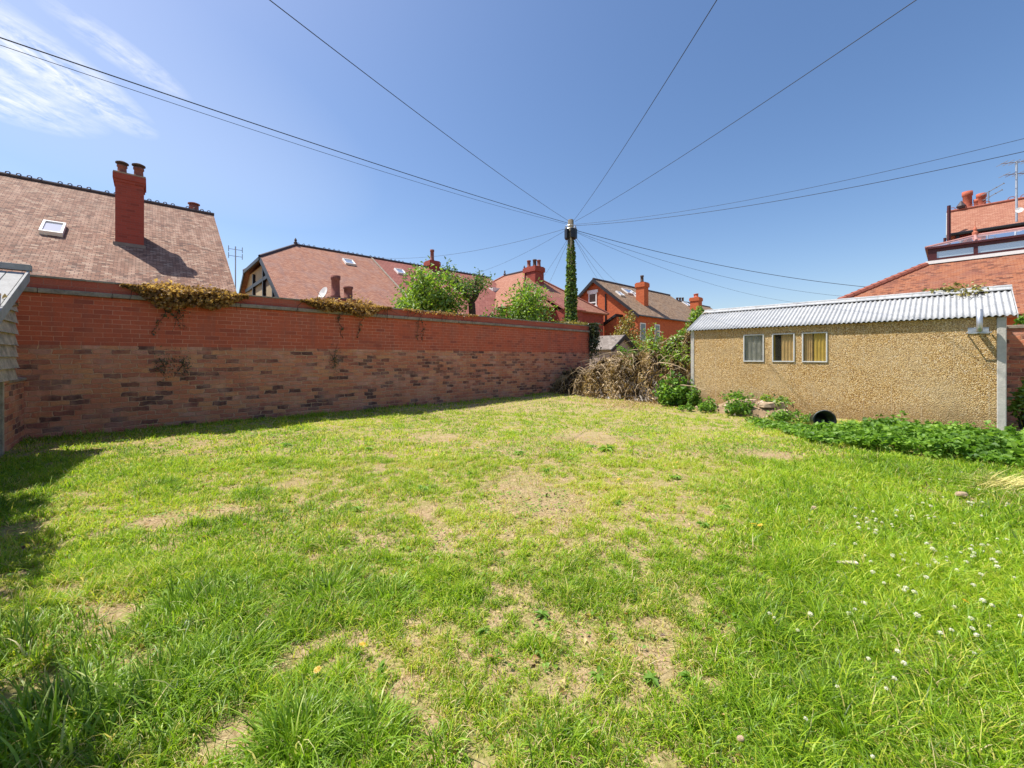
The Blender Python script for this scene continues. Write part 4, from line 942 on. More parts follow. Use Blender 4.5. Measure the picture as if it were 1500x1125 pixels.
def wall_ivy(s0, s1, n, label, seed, drop=.32, rise=.12):
    rg = np.random.default_rng(seed); t = thing('dead_creeper', S((s0+s1)/2, 0, 2.5), label, 'creeper', 'dead creepers along the wall top')
    s_ = rg.uniform(s0, s1, n); prof = np.clip(np.minimum((s_-s0)/.5, (s1-s_)/.6), .12, 1)*(.55+.75*vnoise(s_*1.9, s_*0+seed))
    front = rg.random(n) < .72
    t_ = np.where(front, .04+np.abs(rg.normal(0, .11, n))*prof+.03, rg.uniform(-.42, .08, n)); z_ = np.where(front, 2.53-np.abs(rg.beta(1, 1.5, n))*drop*prof*1.25, 2.53+np.abs(rg.normal(0, .5, n))*rise*prof)
    pts_ = np.array(O)[None]+np.array(W)[None]*s_[:, None]+np.array(M)[None]*t_[:, None]; pts_[:, 2] = z_
    cl = vnoise(s_*7, z_*9); tint = np.clip(.15+.5*cl+.4*rg.uniform(-.5, .6, n)+.25*(z_-2.4), 0, 1)
    np_mesh('foliage', *leaf_geo(pts_, rg.uniform(.035, .085, n), .8, .25, tint=tint), LEAF_DEAD, t)
    e = MB()
    for k in range(int((s1-s0)*7)):
        a_ = rg.uniform(s0, s1); e_ = S(a_, .05, 2.52); limb(e, S(a_, -.1, 2.55), e_, .006, .006, 4, .05, 2); limb(e, e_, S(a_+rg.normal(0, .15), .09, 2.52-rg.uniform(.1, .35)), .006, .003, 4, .08, 4)
    # tendrils hanging on the brick face
    tp_ = []
    for k in range(int((s1-s0)*1.1)):
        a_ = rg.uniform(s0+.2, s1-.2); d_ = rg.uniform(.2, .6); ps = limb(e, S(a_, .07, 2.3), S(a_+rg.normal(0, .15), .02, 2.3-d_), .005, .003, 4, .05, 6); tp_ += ps[1:]
    e.build('stem', BARK, t)
    if tp_: twig_crown(t, tp_, len(tp_)*4, .05, LEAF_DARK, .025, seed, 'tendril_leaves', .1, .7)
sA = lambda px, py: st(on_t(px, py, .03))[0]
wall_ivy(sA(178, 410), sA(362, 440), 5200, 'broader mass of golden dead creeper hanging over the wall below the dark chimney shadow', 61)
wall_ivy(sA(440, 440), sA(572, 452), 3800, 'flatter strip of golden dead creeper on the wall below the pair of stout pots', 62, .20, .14)
wall_ivy(sA(590, 456), sA(700, 466), 260, 'sparse dry wisps on the wall top under the leafy tree', 65, .1, .08)
# weeds rooted in the brick face
for px_, py_, lab in ((240, 535, 'small dark fern like weed on the old brick, left of its twin'), (268, 535, 'small dark fern like weed on the old brick, right of its twin'), (490, 527, 'single drooping dry stalk on the brick below the golden strip'), (262, 452, 'thin hanging sprig below the golden creeper')):
    c = on_t(px_, py_, .03); w_ = thing('wall_weed', c, lab, 'weed'); rg = np.random.default_rng(px_)
    pp = np.array(c)[None]+np.array(W)[None]*rg.normal(0, .07, 130)[:, None]+np.array(M)[None]*np.abs(rg.normal(.02, .03, 130))[:, None]; pp[:, 2] += rg.normal(0, .13, 130)
    np_mesh('foliage', *leaf_geo(pp, rg.uniform(.02, .05, 130), .5, .1), LEAF_DARK, w_)
    e = MB()
    for k in range(5): limb(e, c-M*.03, c+W*random.gauss(0, .08)+M*.04+Z*random.gauss(-.03, .15), .005, .002, 4, .05, 3)
    e.build('stem', BARK, w_)
# dry leaves on the shed ledge
rg = np.random.default_rng(8); pp = np.stack([np.array(S(a_, b_, c_)) for a_, b_, c_ in zip(rg.uniform(-.2, .08, 160), rg.uniform(.75, 2.3, 160), 1.98+np.abs(rg.normal(0, .05, 160)))])
sl_ = thing('dead_creeper', S(0, 1.4, 1.95), 'orange dry leaves tucked under the shed roof at the left edge', 'creeper'); np_mesh('foliage', *leaf_geo(pp, rg.uniform(.05, .1, 160), .7, .3), LEAF_DEAD, sl_)
# creeper sprig on the garage roof
rg = np.random.default_rng(18); gsx = st(on_s(1402, 433, 12.95))
pp = []
for k in range(230):
    t_ = gsx[1]+rg.normal(0, .18); s_ = rg.uniform(12.75, 13.25) if rg.random() < .35 else 13.15+rg.normal(0, .06); pp.append(S(s_, t_+(13.1-s_)*.5, RZ+.07-abs(s_-RT)*sl+abs(rg.normal(0, .05))))
gs_ = thing('dead_creeper', S(13.1, gsx[1], 2.55), 'small yellow brown creeper sprig lying on the garage ridge', 'creeper'); np_mesh('foliage', *leaf_geo(np.array([tuple(p_) for p_ in pp]), rg.uniform(.04, .09, len(pp)), .7, .4), LEAF_YEL, gs_)
e = MB()
for k in range(6): limb(e, S(13.25, gsx[1]+.1, RZ+.06), S(12.8, gsx[1]+random.uniform(-.1, .5), RZ-.1), .008, .004, 4, .06)
e.build('stem', BARK, gs_)

# ------------------------------------------------------------------ bramble heap
bh = thing('bramble_heap', S(13.2, 2.8), 'tall heap of dry tangled bramble stems between the wall and the garage', 'heap')
def heap_h(s, t):
    """mound height over wall coords"""
    a = np.clip((s-11.95)/.7, 0, 1)*np.clip((14.9-s)/.5, 0, 1)
    prof = np.interp(t, [.0, .5, 1.2, 2.2, 3.2, 4.2, 4.9, 5.3, 5.8], [.55, .85, 1.0, 1.2, 1.55, 1.9, 2.02, 1.95, .3])
    return prof*np.power(a, .6)*(.45+1.0*fbm(s*1.7+7, t*1.7+2, 4))
hs, ht = np.meshgrid(np.linspace(11.7, 15, 60), np.linspace(-.1, 6.0, 100), indexing='ij')
mask_g = np.clip((hs-12.0)/.2, 0, 1); hz = heap_h(hs, ht)*.86-.06
hv = np.array(O)[None, None]+np.array(W)[None, None]*hs[..., None]+np.array(M)[None, None]*ht[..., None]; hv[..., 2] = hz+RG.normal(0, .03, hz.shape)
# keep clear of the garage
ok_ = ~((ht > 4.9) & (hs > 11.9))
idx = np.arange(hs.size).reshape(hs.shape); qd = np.stack([idx[:-1, :-1], idx[1:, :-1], idx[1:, 1:], idx[:-1, 1:]], -1).reshape(-1, 4); okq = ok_.ravel()[qd].all(1); qd = qd[okq]
np_mesh('mound', hv.reshape(-1, 3), np.concatenate([qd[:, [0, 1, 2]], qd[:, [0, 2, 3]]]), RG.uniform(0, .5, 2*len(qd)), leaf_mat('heap_core', [(0, (.05, .035, .02)), (1, (.22, .15, .08))], .0), bh)
def heap_pts(n, rg, smin=11.9, tmin=.05, tmax=4.88):
    s = smin+(14.7-smin)*rg.beta(1, 1.6, n); t = rg.uniform(tmin, tmax, n); return s, t, heap_h(s, t)
rg = np.random.default_rng(77)
# curved stems as thin strips
n = 3000; s_, t_, z_ = heap_pts(n, rg); base = np.array(O)[None]+np.array(W)[None]*s_[:, None]+np.array(M)[None]*t_[:, None]; base[:, 2] = z_*.9+rg.uniform(-.12, .05, n)
g1 = blade_geo(base, rg.uniform(.15, .62, n), rg.uniform(.010, .026, n), rg.uniform(0, 6.28, n), rg.uniform(.6, 4.2, n), np.clip(rg.normal(.62, .3, n), 0, 1), 5, .8)
n = 19000; s_, t_, z_ = heap_pts(n, rg); c_ = np.array(O)[None]+np.array(W)[None]*s_[:, None]+np.array(M)[None]*t_[:, None]; c_[:, 2] = z_*.92+rg.uniform(-.1, .12, n)
cl = fbm(s_*3, t_*3+z_*2, 2)
g2 = leaf_geo(c_, rg.uniform(.04, .12, n), .5, .15, tint=np.clip((cl-.5)*2.4+.5+rg.normal(0, .22, n), 0, 1))
np_mesh('stems', *merge(g1, g2), STRAW, bh)
e = MB()
for k in range(240):
    s0_ = 12+2.4*rg.beta(1, 1.6); t0_ = rg.uniform(.1, 4.8); h0 = float(heap_h(np.array(s0_), np.array(t0_))); a_ = S(s0_, t0_, h0*.9); b_ = a_+W*rg.normal(-.15, .4)+M*rg.normal(0, .5)+Z*rg.normal(-.05, .22)
    mid = a_.lerp(b_, .5)+Z*rg.uniform(.05, .25); e.tube([a_, a_.lerp(mid, .5)+Z*.04, mid, mid.lerp(b_, .5)+Z*.03, Vector((b_.x, b_.y, max(b_.z, .02)))], [x_*rg.uniform(.5, 1.3) for x_ in (.016, .015, .013, .010, .006)], 5)
STEMB = plain('woody_stem', (.40, .30, .185), .9, var=.5, scale=5); e.build('woody_stems', STEMB, bh)
# green growth along the top
n = 6000; s_ = rg.uniform(12.3, 14.6, n); t_ = rg.uniform(2.6, 4.9, n); z_ = heap_h(s_, t_)+rg.uniform(-.10, .13, n); keep = rg.random(n) < np.clip((t_-2.2)/1.8, 0, 1)*(fbm(s_*2.3, t_*2.3+z_, 3) > .47)
c_ = (np.array(O)[None]+np.array(W)[None]*s_[:, None]+np.array(M)[None]*t_[:, None]); c_[:, 2] = z_; c_ = c_[keep]
np_mesh('green_leaves', *leaf_geo(c_, rg.uniform(.06, .12, len(c_)), .65, .35), LEAF_BRIGHT, bh)
# straw litter at its foot
n = 2200; lp = np.stack([np.array(G(x_, y_)) for x_, y_ in zip(rg.normal(935, 42, n), rg.normal(588, 6, n))]); lp[:, 2] = ground_z(lp[:, 0], lp[:, 1])+.01
g1 = blade_geo(lp, rg.uniform(.08, .3, n), rg.uniform(.006, .016, n), rg.uniform(0, 6.28, n), rg.uniform(1.5, 2.6, n), rg.uniform(.4, 1, n), 3, .4); np_mesh('straw_litter', *g1, STRAW, bh)

# green plant against the garage corner
def weed_plant(base, w, h, n, size, label, mat, seed, name='leafy_weed', cat='weed', ratio=.75, group=None):
    rg = np.random.default_rng(seed); random.seed(seed); t = thing(name, base, label, cat, group); e = MB(); pts_ = []; b = Vector(base)
    for k in range(max(5, int(n/40))):
        q_ = rg.uniform(0, 6.28); rr_ = w*math.sqrt(rg.random()); hh = h*(1-.5*(rr_/w)**2)*rg.uniform(.55, 1.05); ps = limb(e, b+Vector((rr_*.6*math.cos(q_), rr_*.6*math.sin(q_), 0)), b+Vector((rr_*math.cos(q_), rr_*math.sin(q_), hh)), .006, .003, 4, .06, 4); pts_ += ps[1:]
    e.build('stem', SOIL if False else STEMG, t); T = np.array([tuple(p_) for p_ in pts_]); k = rg.integers(0, len(T), n); c = T[k]+rg.normal(size=(n, 3))*np.array([w*.16, w*.16, h*.09]); c[:, 2] = np.maximum(c[:, 2], .03)
    np_mesh('foliage', *leaf_geo(c, rg.uniform(.6, 1.3, n)*size, ratio, .55), mat, t); return t
STEMG = plain('green_stem', (.12, .20, .05), .7, var=.3)
weed_plant(tuple(S(11.85, 4.62, 0)), .42, .85, 1100, .10, 'bushy bright green weed at the left corner of the garage', LEAF_WEED, 51)
weed_plant(tuple(S(11.75, 5.15, 0)), .22, .5, 300, .08, 'smaller green weed at the foot of the garage corner post', LEAF_WEED, 52)

# ------------------------------------------------------------------ rubble heap in front of the garage
rb_ = thing('soil_heap', S(11.5, 6.6), 'low heap of pale soil and rubble against the garage below its windows', 'heap')
def mound(c_s, c_t, rs, rt, h, n=70):
    a, b = np.meshgrid(np.linspace(-1, 1, n), np.linspace(-1, 1, n), indexing='ij'); r = np.hypot(a, b); z = h*np.clip(1-r**2, 0, 1)**.8*(.35+1.2*fbm(a*3.2+3, b*3.2+8, 5))-.03
    v = np.array(O)[None, None]+np.array(W)[None, None]*(c_s+a*rs)[..., None]+np.array(M)[None, None]*(c_t+b*rt)[..., None]; v[..., 2] = z; idx = np.arange(n*n).reshape(n, n); q_ = np.stack([idx[:-1, :-1], idx[1:, :-1], idx[1:, 1:], idx[:-1, 1:]], -1).reshape(-1, 4); return v.reshape(-1, 3), np.concatenate([q_[:, [0, 1, 2]], q_[:, [0, 2, 3]]])
v_, f_ = mound(11.55, 6.55, .5, .95, .29); np_mesh('soil', v_, f_, np.zeros(len(f_)), SOIL, rb_)
random.seed(9)
def rock(c, sx, sy, sz, label, seed, group='broken slabs on the soil heap'):
    rg = np.random.default_rng(seed); n = 8; vs = []
    for z in (0, .55, 1):
        for j in range(n):
            q_ = 2*math.pi*j/n; r_ = (1-.25*z*z)*rg.uniform(.8, 1.1); vs.append(Vector(c)+Vector((sx*r_*math.cos(q_), sy*r_*math.sin(q_), sz*z*rg.uniform(.85, 1.1))))
    fs = [tuple(range(n-1, -1, -1)), tuple(2*n+j for j in range(n))]+[(k*n+j, k*n+(j+1) % n, (k+1)*n+(j+1) % n, (k+1)*n+j) for k in range(2) for j in range(n)]
    o = MB().add(vs, fs).build('broken_slab', SLABM, None, loc=c, bevel=.01); tag(o, label, 'stone', group)
rock(tuple(S(11.35, 6.95, .20)), .19, .13, .10, 'pale broken slab on the right flank of the soil heap', 1); rock(tuple(S(11.5, 6.55, .26)), .20, .12, .07, 'flat pale slab on the crest of the soil heap', 2)
rock(tuple(S(11.25, 7.25, .06)), .14, .12, .12, 'small pale lump at the right foot of the soil heap', 3); rock(tuple(S(11.15, 6.3, .05)), .11, .09, .07, 'darker small lump in front of the soil heap', 4); rock(tuple(S(11.45, 5.55, .03)), .22, .13, .07, 'pale lump at the left foot of the soil heap by the corner', 5); rock(tuple(S(11.6, 7.1, .16)), .16, .10, .14, 'upright pale slab leaning by the garage wall', 6)
weed_plant(tuple(S(11.2, 6.35, .02)), .36, .38, 620, .08, 'green weed growing over the front of the soil heap', LEAF_WEED, 53); weed_plant(tuple(S(11.75, 6.25, .15)), .34, .34, 420, .07, 'tuft of green weed behind the soil heap by the garage wall', LEAF_WEED, 54); weed_plant(tuple(S(11.75, 6.95, .2)), .32, .28, 380, .06, 'tuft of yellow green weed on the right top of the soil heap', LEAF_BRIGHT, 55)
weed_plant(tuple(S(11.25, 5.75, 0)), .28, .28, 380, .07, 'small green weed at the left end of the soil heap', LEAF_WEED, 56)

rg = np.random.default_rng(91); gs = []
for k in range(130):
    a_, b_ = rg.normal(11.4, .26), rg.normal(6.6, .55); hz_ = .30*max(0, 1-((a_-11.55)/.5)**2-((b_-6.55)/.95)**2)
    c_ = np.array(S(a_, b_, hz_+.02)); sz = rg.uniform(.012, .05); v_ = rg.normal(size=(8, 3)); v_ /= np.linalg.norm(v_, axis=1)[:, None]
    o8 = np.array([(1, 0, 0), (-1, 0, 0), (0, 1, 0), (0, -1, 0), (0, 0, 1), (0, 0, -1)])*rg.uniform(.6, 1.2, (6, 1))*sz*np.array([1.2, 1, .7])
    gs.append((c_+o8, np.array([(0, 2, 4), (2, 1, 4), (1, 3, 4), (3, 0, 4), (2, 0, 5), (1, 2, 5), (3, 1, 5), (0, 3, 5)]), rg.uniform(0, 1, 8)*0+rg.random()))
tag(np_mesh('rubble', *merge(*gs), leaf_mat('rubble_bits', [(0, (.22, .14, .09)), (.5, (.42, .31, .20)), (1, (.62, .52, .40))], 0., .6, .02)), 'small stones and crumbs of rubble strewn over the soil heap', 'rubble', kind='stuff')
weed_plant(tuple(S(11.0, 7.45, 0)), .38, .26, 480, .06, 'sprawling weed between the soil heap and the bucket', LEAF_WEED, 57); weed_plant(tuple(S(10.3, 7.05, 0)), .22, .12, 160, .06, 'flat weed beside the dark bare scrape left of the weed bed', LEAF_IVY, 58); weed_plant(tuple(S(11.0, 5.3, 0)), .2, .16, 160, .06, 'low weed on the lawn edge by the garage corner', LEAF_WEED, 59)

# black bucket lying on its side
bc = G(1201, 628); bk = thing('bucket', bc, 'black plastic bucket lying on its side by the garage wall', 'bucket')
ax = Vector((-.25, -.93, .12)).normalized(); sx_ = ax.cross(Z).normalized(); uz = sx_.cross(ax); cc = bc+Z*.15+W*.05; e = MB(); n = 28
prof = [(.115, -.15), (.16, .14), (.178, .14), (.178, .165), (.155, .165), (.11, -.135)]; vs = []
for r_, l_ in prof: vs += [cc+ax*l_+(sx_*math.cos(2*math.pi*j/n)+uz*math.sin(2*math.pi*j/n))*r_ for j in range(n)]
fs = [(k*n+j, k*n+(j+1) % n, (k+1)*n+(j+1) % n, (k+1)*n+j) for k in range(5) for j in range(n)]+[tuple(range(n-1, -1, -1)), tuple(5*n+j for j in range(n))]
e.add(vs, fs).build('pail', BLACKP, bk, True)
MB().tube([cc+ax*.12+sx_*.18*math.cos(q_)+uz*.18*math.sin(q_)+ax*.10*math.sin(q_) for q_ in np.linspace(.0, math.pi, 13)], .004, 5).build('handle', METAL, bk)

# ------------------------------------------------------------------ weed bed along the garage (one uncountable mass)
rg = np.random.default_rng(31)
def bed_in(s, t):
    # outline in wall coords: from the bucket to past the right edge
    near = np.interp(t, [7.0, 7.6, 8.2, 9.0, 10.2, 12], [10.2, 9.3, 8.8, 8.85, 8.85, 8.9]); far = np.interp(t, [7.0, 7.6, 8.2, 9, 9.6, 10.4, 12], [10.5, 10.15, 10.3, 11.3, 11.95, 11.95, 12.4]); return (s > near+.9*(fbm(s*2.2, t*2.2, 3)-.5)) & (s < far)
n = 26000; s_ = rg.uniform(8.5, 12.3, n); t_ = rg.uniform(7.0, 12.5, n); k = bed_in(s_, t_) & (fbm(s_*3.3, t_*3.3+5, 3)+.10*(t_-7.6) > .40); s_, t_ = s_[k], t_[k]
hh = np.clip((12.1-s_)/1.4, .25, 1)*(.03+.38*fbm(s_*2.6+5, t_*2.6, 4)**1.7)*np.clip((t_-7.4)/1.6, .35, 1); z_ = hh*rg.beta(3, 1.3, len(s_)); c_ = np.array(O)[None]+np.array(W)[None]*s_[:, None]+np.array(M)[None]*t_[:, None]; c_[:, 2] = z_+.02
ns = 900; ss_ = rg.uniform(8.5, 12.2, ns); ts_ = rg.uniform(7.0, 12.4, ns); k = bed_in(ss_, ts_); ss_, ts_ = ss_[k], ts_[k]; hs2 = rg.gamma(4, .022, len(ss_))*np.clip((12.1-ss_)/1.4, .3, 1)*np.clip((ts_-7.6)/1.2, .25, 1.25)*(.5+fbm(ss_*1.5, ts_*1.5, 2))
rep = 16; u_ = rg.random((len(ss_), rep)); c2 = np.array(O)[None, None]+np.array(W)[None, None]*(ss_[:, None]+rg.normal(0, .045, u_.shape)+.1*u_)[..., None]+np.array(M)[None, None]*(ts_[:, None]+rg.normal(0, .045, u_.shape))[..., None]; c2[..., 2] = .03+hs2[:, None]*u_**.6*1.25
nb = len(c_); c_ = np.concatenate([c_, c2.reshape(-1, 3)]); s_ = np.concatenate([s_, np.repeat(ss_, rep)]); t_ = np.concatenate([t_, np.repeat(ts_, rep)])
lt_ = fbm(s_*3, t_*3, 2); lt_[nb:] += np.repeat(rg.normal(.1, .25, len(ss_)), rep); g = leaf_geo(c_, rg.uniform(.03, .10, len(c_)), .75, .75, tint=np.clip(lt_*.8+rg.normal(.1, .2, len(c_)), 0, 1), spread=.9)
ng = 3500; sg_ = rg.uniform(8.4, 12.2, ng); tg_ = rg.uniform(7.0, 12.4, ng); k = bed_in(sg_, tg_); bp_ = np.array(O)[None]+np.array(W)[None]*sg_[k][:, None]+np.array(M)[None]*tg_[k][:, None]; mg = len(bp_)
g = merge(g, blade_geo(bp_, rg.uniform(.08, .26, mg), rg.uniform(.004, .009, mg), rg.uniform(0, 6.28, mg), rg.uniform(.2, 1.4, mg), rg.uniform(.3, 1, mg), 3))
tag(np_mesh('weeds', *g, LEAF_WEED), 'leafy ground elder carpeting the strip below the garage wall', 'weeds', kind='stuff')

# ------------------------------------------------------------------ lawn
def world_st(x, y):
    dx = x-O.x; dy = y-O.y; return dx*W.x+dy*W.y, dx*M.x+dy*M.y
BARE = [(250, 757, .30, .16), (322, 748, .22, .14), (135, 915, .36, .17), (105, 860, .12, .06), (790, 735, .55, .38), (760, 705, .35, .25), (190, 965, .2, .1), (420, 955, .12, .07), (330, 1060, .14, .08), (60, 1000, .2, .1), (860, 640, .8, .4), (640, 560+80, .5, .25), (1120, 665, .5, .25), (620, 745, .2, .15), (430, 705, .3, .14), (30, 775, .25, .15)]
BAREP = [(G(a_, b_), c_, d_) for a_, b_, c_, d_ in BARE]
def bare_mask(x, y):
    m = np.zeros_like(x)
    for p_, rx, ry in BAREP:
        m = np.maximum(m, np.exp(-(((x-p_.x)/(rx*.78))**2+((y-p_.y)/(ry*1.25))**2)**1.3))
    return np.clip(m*1.6-.6*(fbm(x*6+2, y*6, 3)-.35), 0, 1)
def lush(x, y):
    """0 dry centre .. 1 lush edges"""
    a = x/np.maximum(y, .6); r = np.clip((a-.38+.0*y)/.35, 0, 1)*np.clip((7.5-y)/4, 0, 1); l = .42*np.clip((-a-.22)/.30, 0, 1)*np.clip((7.5-y)/4, .35, 1)
    s, t = world_st(x, y); wl_ = np.clip(1-t/.9, 0, 1)*.8; v = np.maximum(np.maximum(r, l), wl_)
    return np.clip(v+(fbm(x*1.3+3, y*1.3+8, 4)-.5)*.9+.12, 0, 1)
def lawn_ok(x, y):
    s, t = world_st(x, y); ok = (t > .03) & (s > .02) & (s < 14.2)
    ok &= ~((s > 11.9) & (t > 4.85) & (t < 10.5)); ok &= ~((s > 12.6) & (t < 4.9)); ok &= ~((x-4.75)/.6 > 0) | (y > 3.72) | (y < 3.3) | (x < 4.42)
    ok &= ~((s > 9.6) & (s < 12) & bed_in(s, t))
    return ok
def scatter(n, y0, y1, rg):
    y = np.sqrt(rg.uniform(y0**2, y1**2, n)); x = (1.42*y+.8)*rg.uniform(-1, 1, n); k = lawn_ok(x, y); return x[k], y[k]
parts = []
rg = np.random.default_rng(101)
def lawn_layer(n, y0, y1, segs, wmul, hmul):
    x, y = scatter(n, y0, y1, rg); L = lush(x, y); B = bare_mask(x, y); cl = fbm(x*5+1, y*5+4, 3); cl2 = fbm(x*14, y*14, 2)
    cl3 = fbm(x*32+3, y*32, 2); dens = np.clip(.76+.34*L+1.2*(cl-.48)+2.8*(cl2-.5)+1.0*(cl3-.5), .10, 1)*(1-.96*B); k = rg.random(len(x)) < dens; x, y, L, B, cl, cl2 = x[k], y[k], L[k], B[k], cl[k], cl2[k]; m = len(x)
    h = (.019+.036*L**1.5+.11*np.clip(cl-.47, 0, 1)+.11*np.clip(cl2-.5, 0, 1))*rg.lognormal(0, .3, m)*hmul; s, t = world_st(x, y); h += .06*np.clip(1-t/.35, 0, 1)*rg.random(m)
    w = rg.uniform(.0028, .0055, m)*wmul*(1+.25*L); lean = rg.uniform(.5, 2.0, m)
    az = rg.uniform(0, 6.28, m)
    dry = rg.random(m) < np.clip(.22-.24*L+.7*(fbm(x*2.3+6, y*2.3, 3)-.5)+.3*B, .03, .8)
    tint = np.where(dry, rg.uniform(.72, 1.0, m), np.clip(rg.normal(.36, .19, m)+.14*(1-L)+.45*(fbm(x*.9, y*.9+5, 3)-.5), 0, .7))
    z = ground_z(x, y)-.004; return blade_geo(np.stack([x, y, z], 1), h, w, az, lean, tint, segs)
parts.append(lawn_layer(305000, .75, 2.6, 4, 1.0, 1.15))
parts.append(lawn_layer(350000, 2.6, 5.2, 3, 1.3, 1.1))
parts.append(lawn_layer(330000, 5.2, 9.5, 2, 2.1, 1.05))
parts.append(lawn_layer(170000, 9.5, 15.5, 2, 3.4, 1.1))
tag(np_mesh('grass', *merge(*parts), GRASS), 'patchy lawn grass, dry in the middle and lush at the sides', 'grass', kind='stuff'); del parts
# dead thatch lying flat
x, y = scatter(90000, .75, 6.5, rg); k = rg.random(len(x)) < np.clip(.75-.6*lush(x, y)+.4*bare_mask(x, y), 0, 1); x, y = x[k], y[k]; m = len(x)
g = blade_geo(np.stack([x, y, ground_z(x, y)+.002], 1), rg.uniform(.03, .09, m), rg.uniform(.002, .004, m), rg.uniform(0, 6.28, m), rg.uniform(1.5, 1.9, m), rg.uniform(.35, 1, m), 2, .15)
tag(np_mesh('dead_grass', *g, STRAW), 'flattened dead grass lying between the green blades', 'grass', kind='stuff')

# clover and small leaved weeds through the turf
x, y = scatter(60000, .8, 8, rg); k = rg.random(len(x)) < np.clip((fbm(x*2.7+11, y*2.7+2, 3)-.50)*5, 0, .8); x, y = x[k], y[k]; m = len(x)
g = leaf_geo(np.stack([x, y, ground_z(x, y)+rg.uniform(.005, .035, m)], 1), rg.uniform(.010, .024, m)*(1+.10*y), .8, 1.6, tint=rg.uniform(.55, 1, m), spread=.6)
tag(np_mesh('clover_leaves', *g, LEAF_WEED), 'low clover and small weeds woven through the turf', 'ground cover', kind='stuff')
x, y = scatter(2600, .8, 7, rg); m = len(x)
g = leaf_geo(np.stack([x, y, ground_z(x, y)+rg.uniform(.01, .03, m)], 1), rg.uniform(.012, .04, m), .6, .8)
tag(np_mesh('fallen_leaves', *g, LEAF_DEAD), 'small dry leaf crumbs scattered on the lawn', 'leaf litter', kind='stuff')

# tussocks: longer clumps, most of them in the left foreground
def tussock(px, py, rad, h, n, label, seed, w=.006, lean=(.3, 1.9), group='grass tussocks in the lawn', dry=.06, wind=None):
    rg = np.random.default_rng(seed); c = G(px, py); a = rg.uniform(0, 6.28, n); r_ = rad*np.sqrt(rg.random(n))*.8; x = c.x+r_*np.cos(a); y = c.y+r_*np.sin(a)
    k = y > .55; x, y, a, r_ = x[k], y[k], a[k], r_[k]; m = len(x)
    az = a+rg.normal(0, .7, m)
    if wind is not None: az = np.where(rg.random(m) < .55, wind+rg.normal(0, .5, m), az)
    tint = np.where(rg.random(m) < dry, rg.uniform(.9, 1, m), np.clip(rg.normal(.42, .2, m), 0, .88)); hh = .60*h*rg.lognormal(-.1, .3, m)*(1-.35*(r_/rad))
    g = blade_geo(np.stack([x, y, ground_z(x, y)-.005], 1), hh, rg.uniform(.6, 1.3, m)*w, az, rg.uniform(lean[0]+.25, lean[1]+.6, m)*(.5+.75*r_/rad), tint, 5, 1.2)
    tag(np_mesh('grass_tussock', *g, TUFT, None, loc=(c.x, c.y, 0)), label, 'grass tuft', group)
TS = [(375, 722, .19, .22, 420, 'compact rounded dark tussock standing alone left of the dry centre'), (225, 716, .28, .20, 420, 'loose pale tussock just above the bare earth patch'), (150, 700, .25, .14, 260, 'low tuft near the shed shadow edge'),
      (290, 890, .34, .27, 900, 'large spreading tussock right of the bare straw patch at left'), (480, 868, .26, .24, 560, 'blue green wide bladed tussock with pale blades, left of centre'), (565, 872, .20, .18, 480, 'dark soft tussock bordering the dry centre'),
      (430, 1090, .17, .34, 420, 'tallest upright tuft at the bottom edge'), (240, 1010, .30, .30, 760, 'broad arching tussock in the left foreground'), (80, 1060, .30, .32, 700, 'shaded arching tussock in the bottom left corner'), (540, 1080, .16, .24, 300, 'bottom edge tussock just right of the tallest tuft'),
      (230, 800, .34, .14, 380, 'long low bank of grass below the bare earth patch'), (400, 790, .36, .13, 420, 'wide soft bank of grass below the lone rounded tussock'), (330, 975, .24, .25, 520, 'tussock between the broad arching one and the pale blade one'), (650, 1095, .10, .13, 160, 'small bright tuft at the middle of the bottom edge'), (820, 1100, .13, .16, 200, 'bottom edge tuft nearest the centre of the dry lawn'),
      (30, 950, .3, .27, 600, 'shaded tall tussock at the left edge'), (625, 715, .13, .09, 130, 'little dark tuft left of the bare centre'), (150, 950, .16, .2, 240, 'small tussock just left of the straw patch')]
for i, a_ in enumerate(TS): tussock(*a_, seed=200+i, w=.009 if i in (4, 8, 16) else .0065, wind=2.6 if a_[0] < 320 and a_[1] > 780 else None)
rgt = np.random.default_rng(515); kx = 0
while kx < 34:
    a_, b_ = rgt.uniform(40, 600), 660+420*rgt.random()**1.3
    if bare_mask(np.array([G(a_, b_).x]), np.array([G(a_, b_).y]))[0] > .25: continue
    tussock(a_, b_, rgt.uniform(.08, .2), rgt.uniform(.10, .19), int(rgt.uniform(110, 260)), 'small soft tuft in the left half of the lawn', 700+kx, .0052, (.3, 2.0), 'small soft tufts in the left half of the lawn', .05); kx += 1
# lush long grass at lower right
RT_ = [(1180, 1000), (1290, 960), (1380, 1050), (1450, 980), (1400, 900), (1250, 1085), (1460, 1090), (1120, 1070), (1330, 860), (1480, 860), (1330, 1110), (1200, 900)]
for i, (a_, b_) in enumerate(RT_): tussock(a_, b_, .26, .15 if b_ < 950 else .19, 380, 'soft bright green tuft in the lush right foreground', 300+i, .0055, (.4, 2.0), 'soft tufts in the lush right foreground', .03, 3.4)
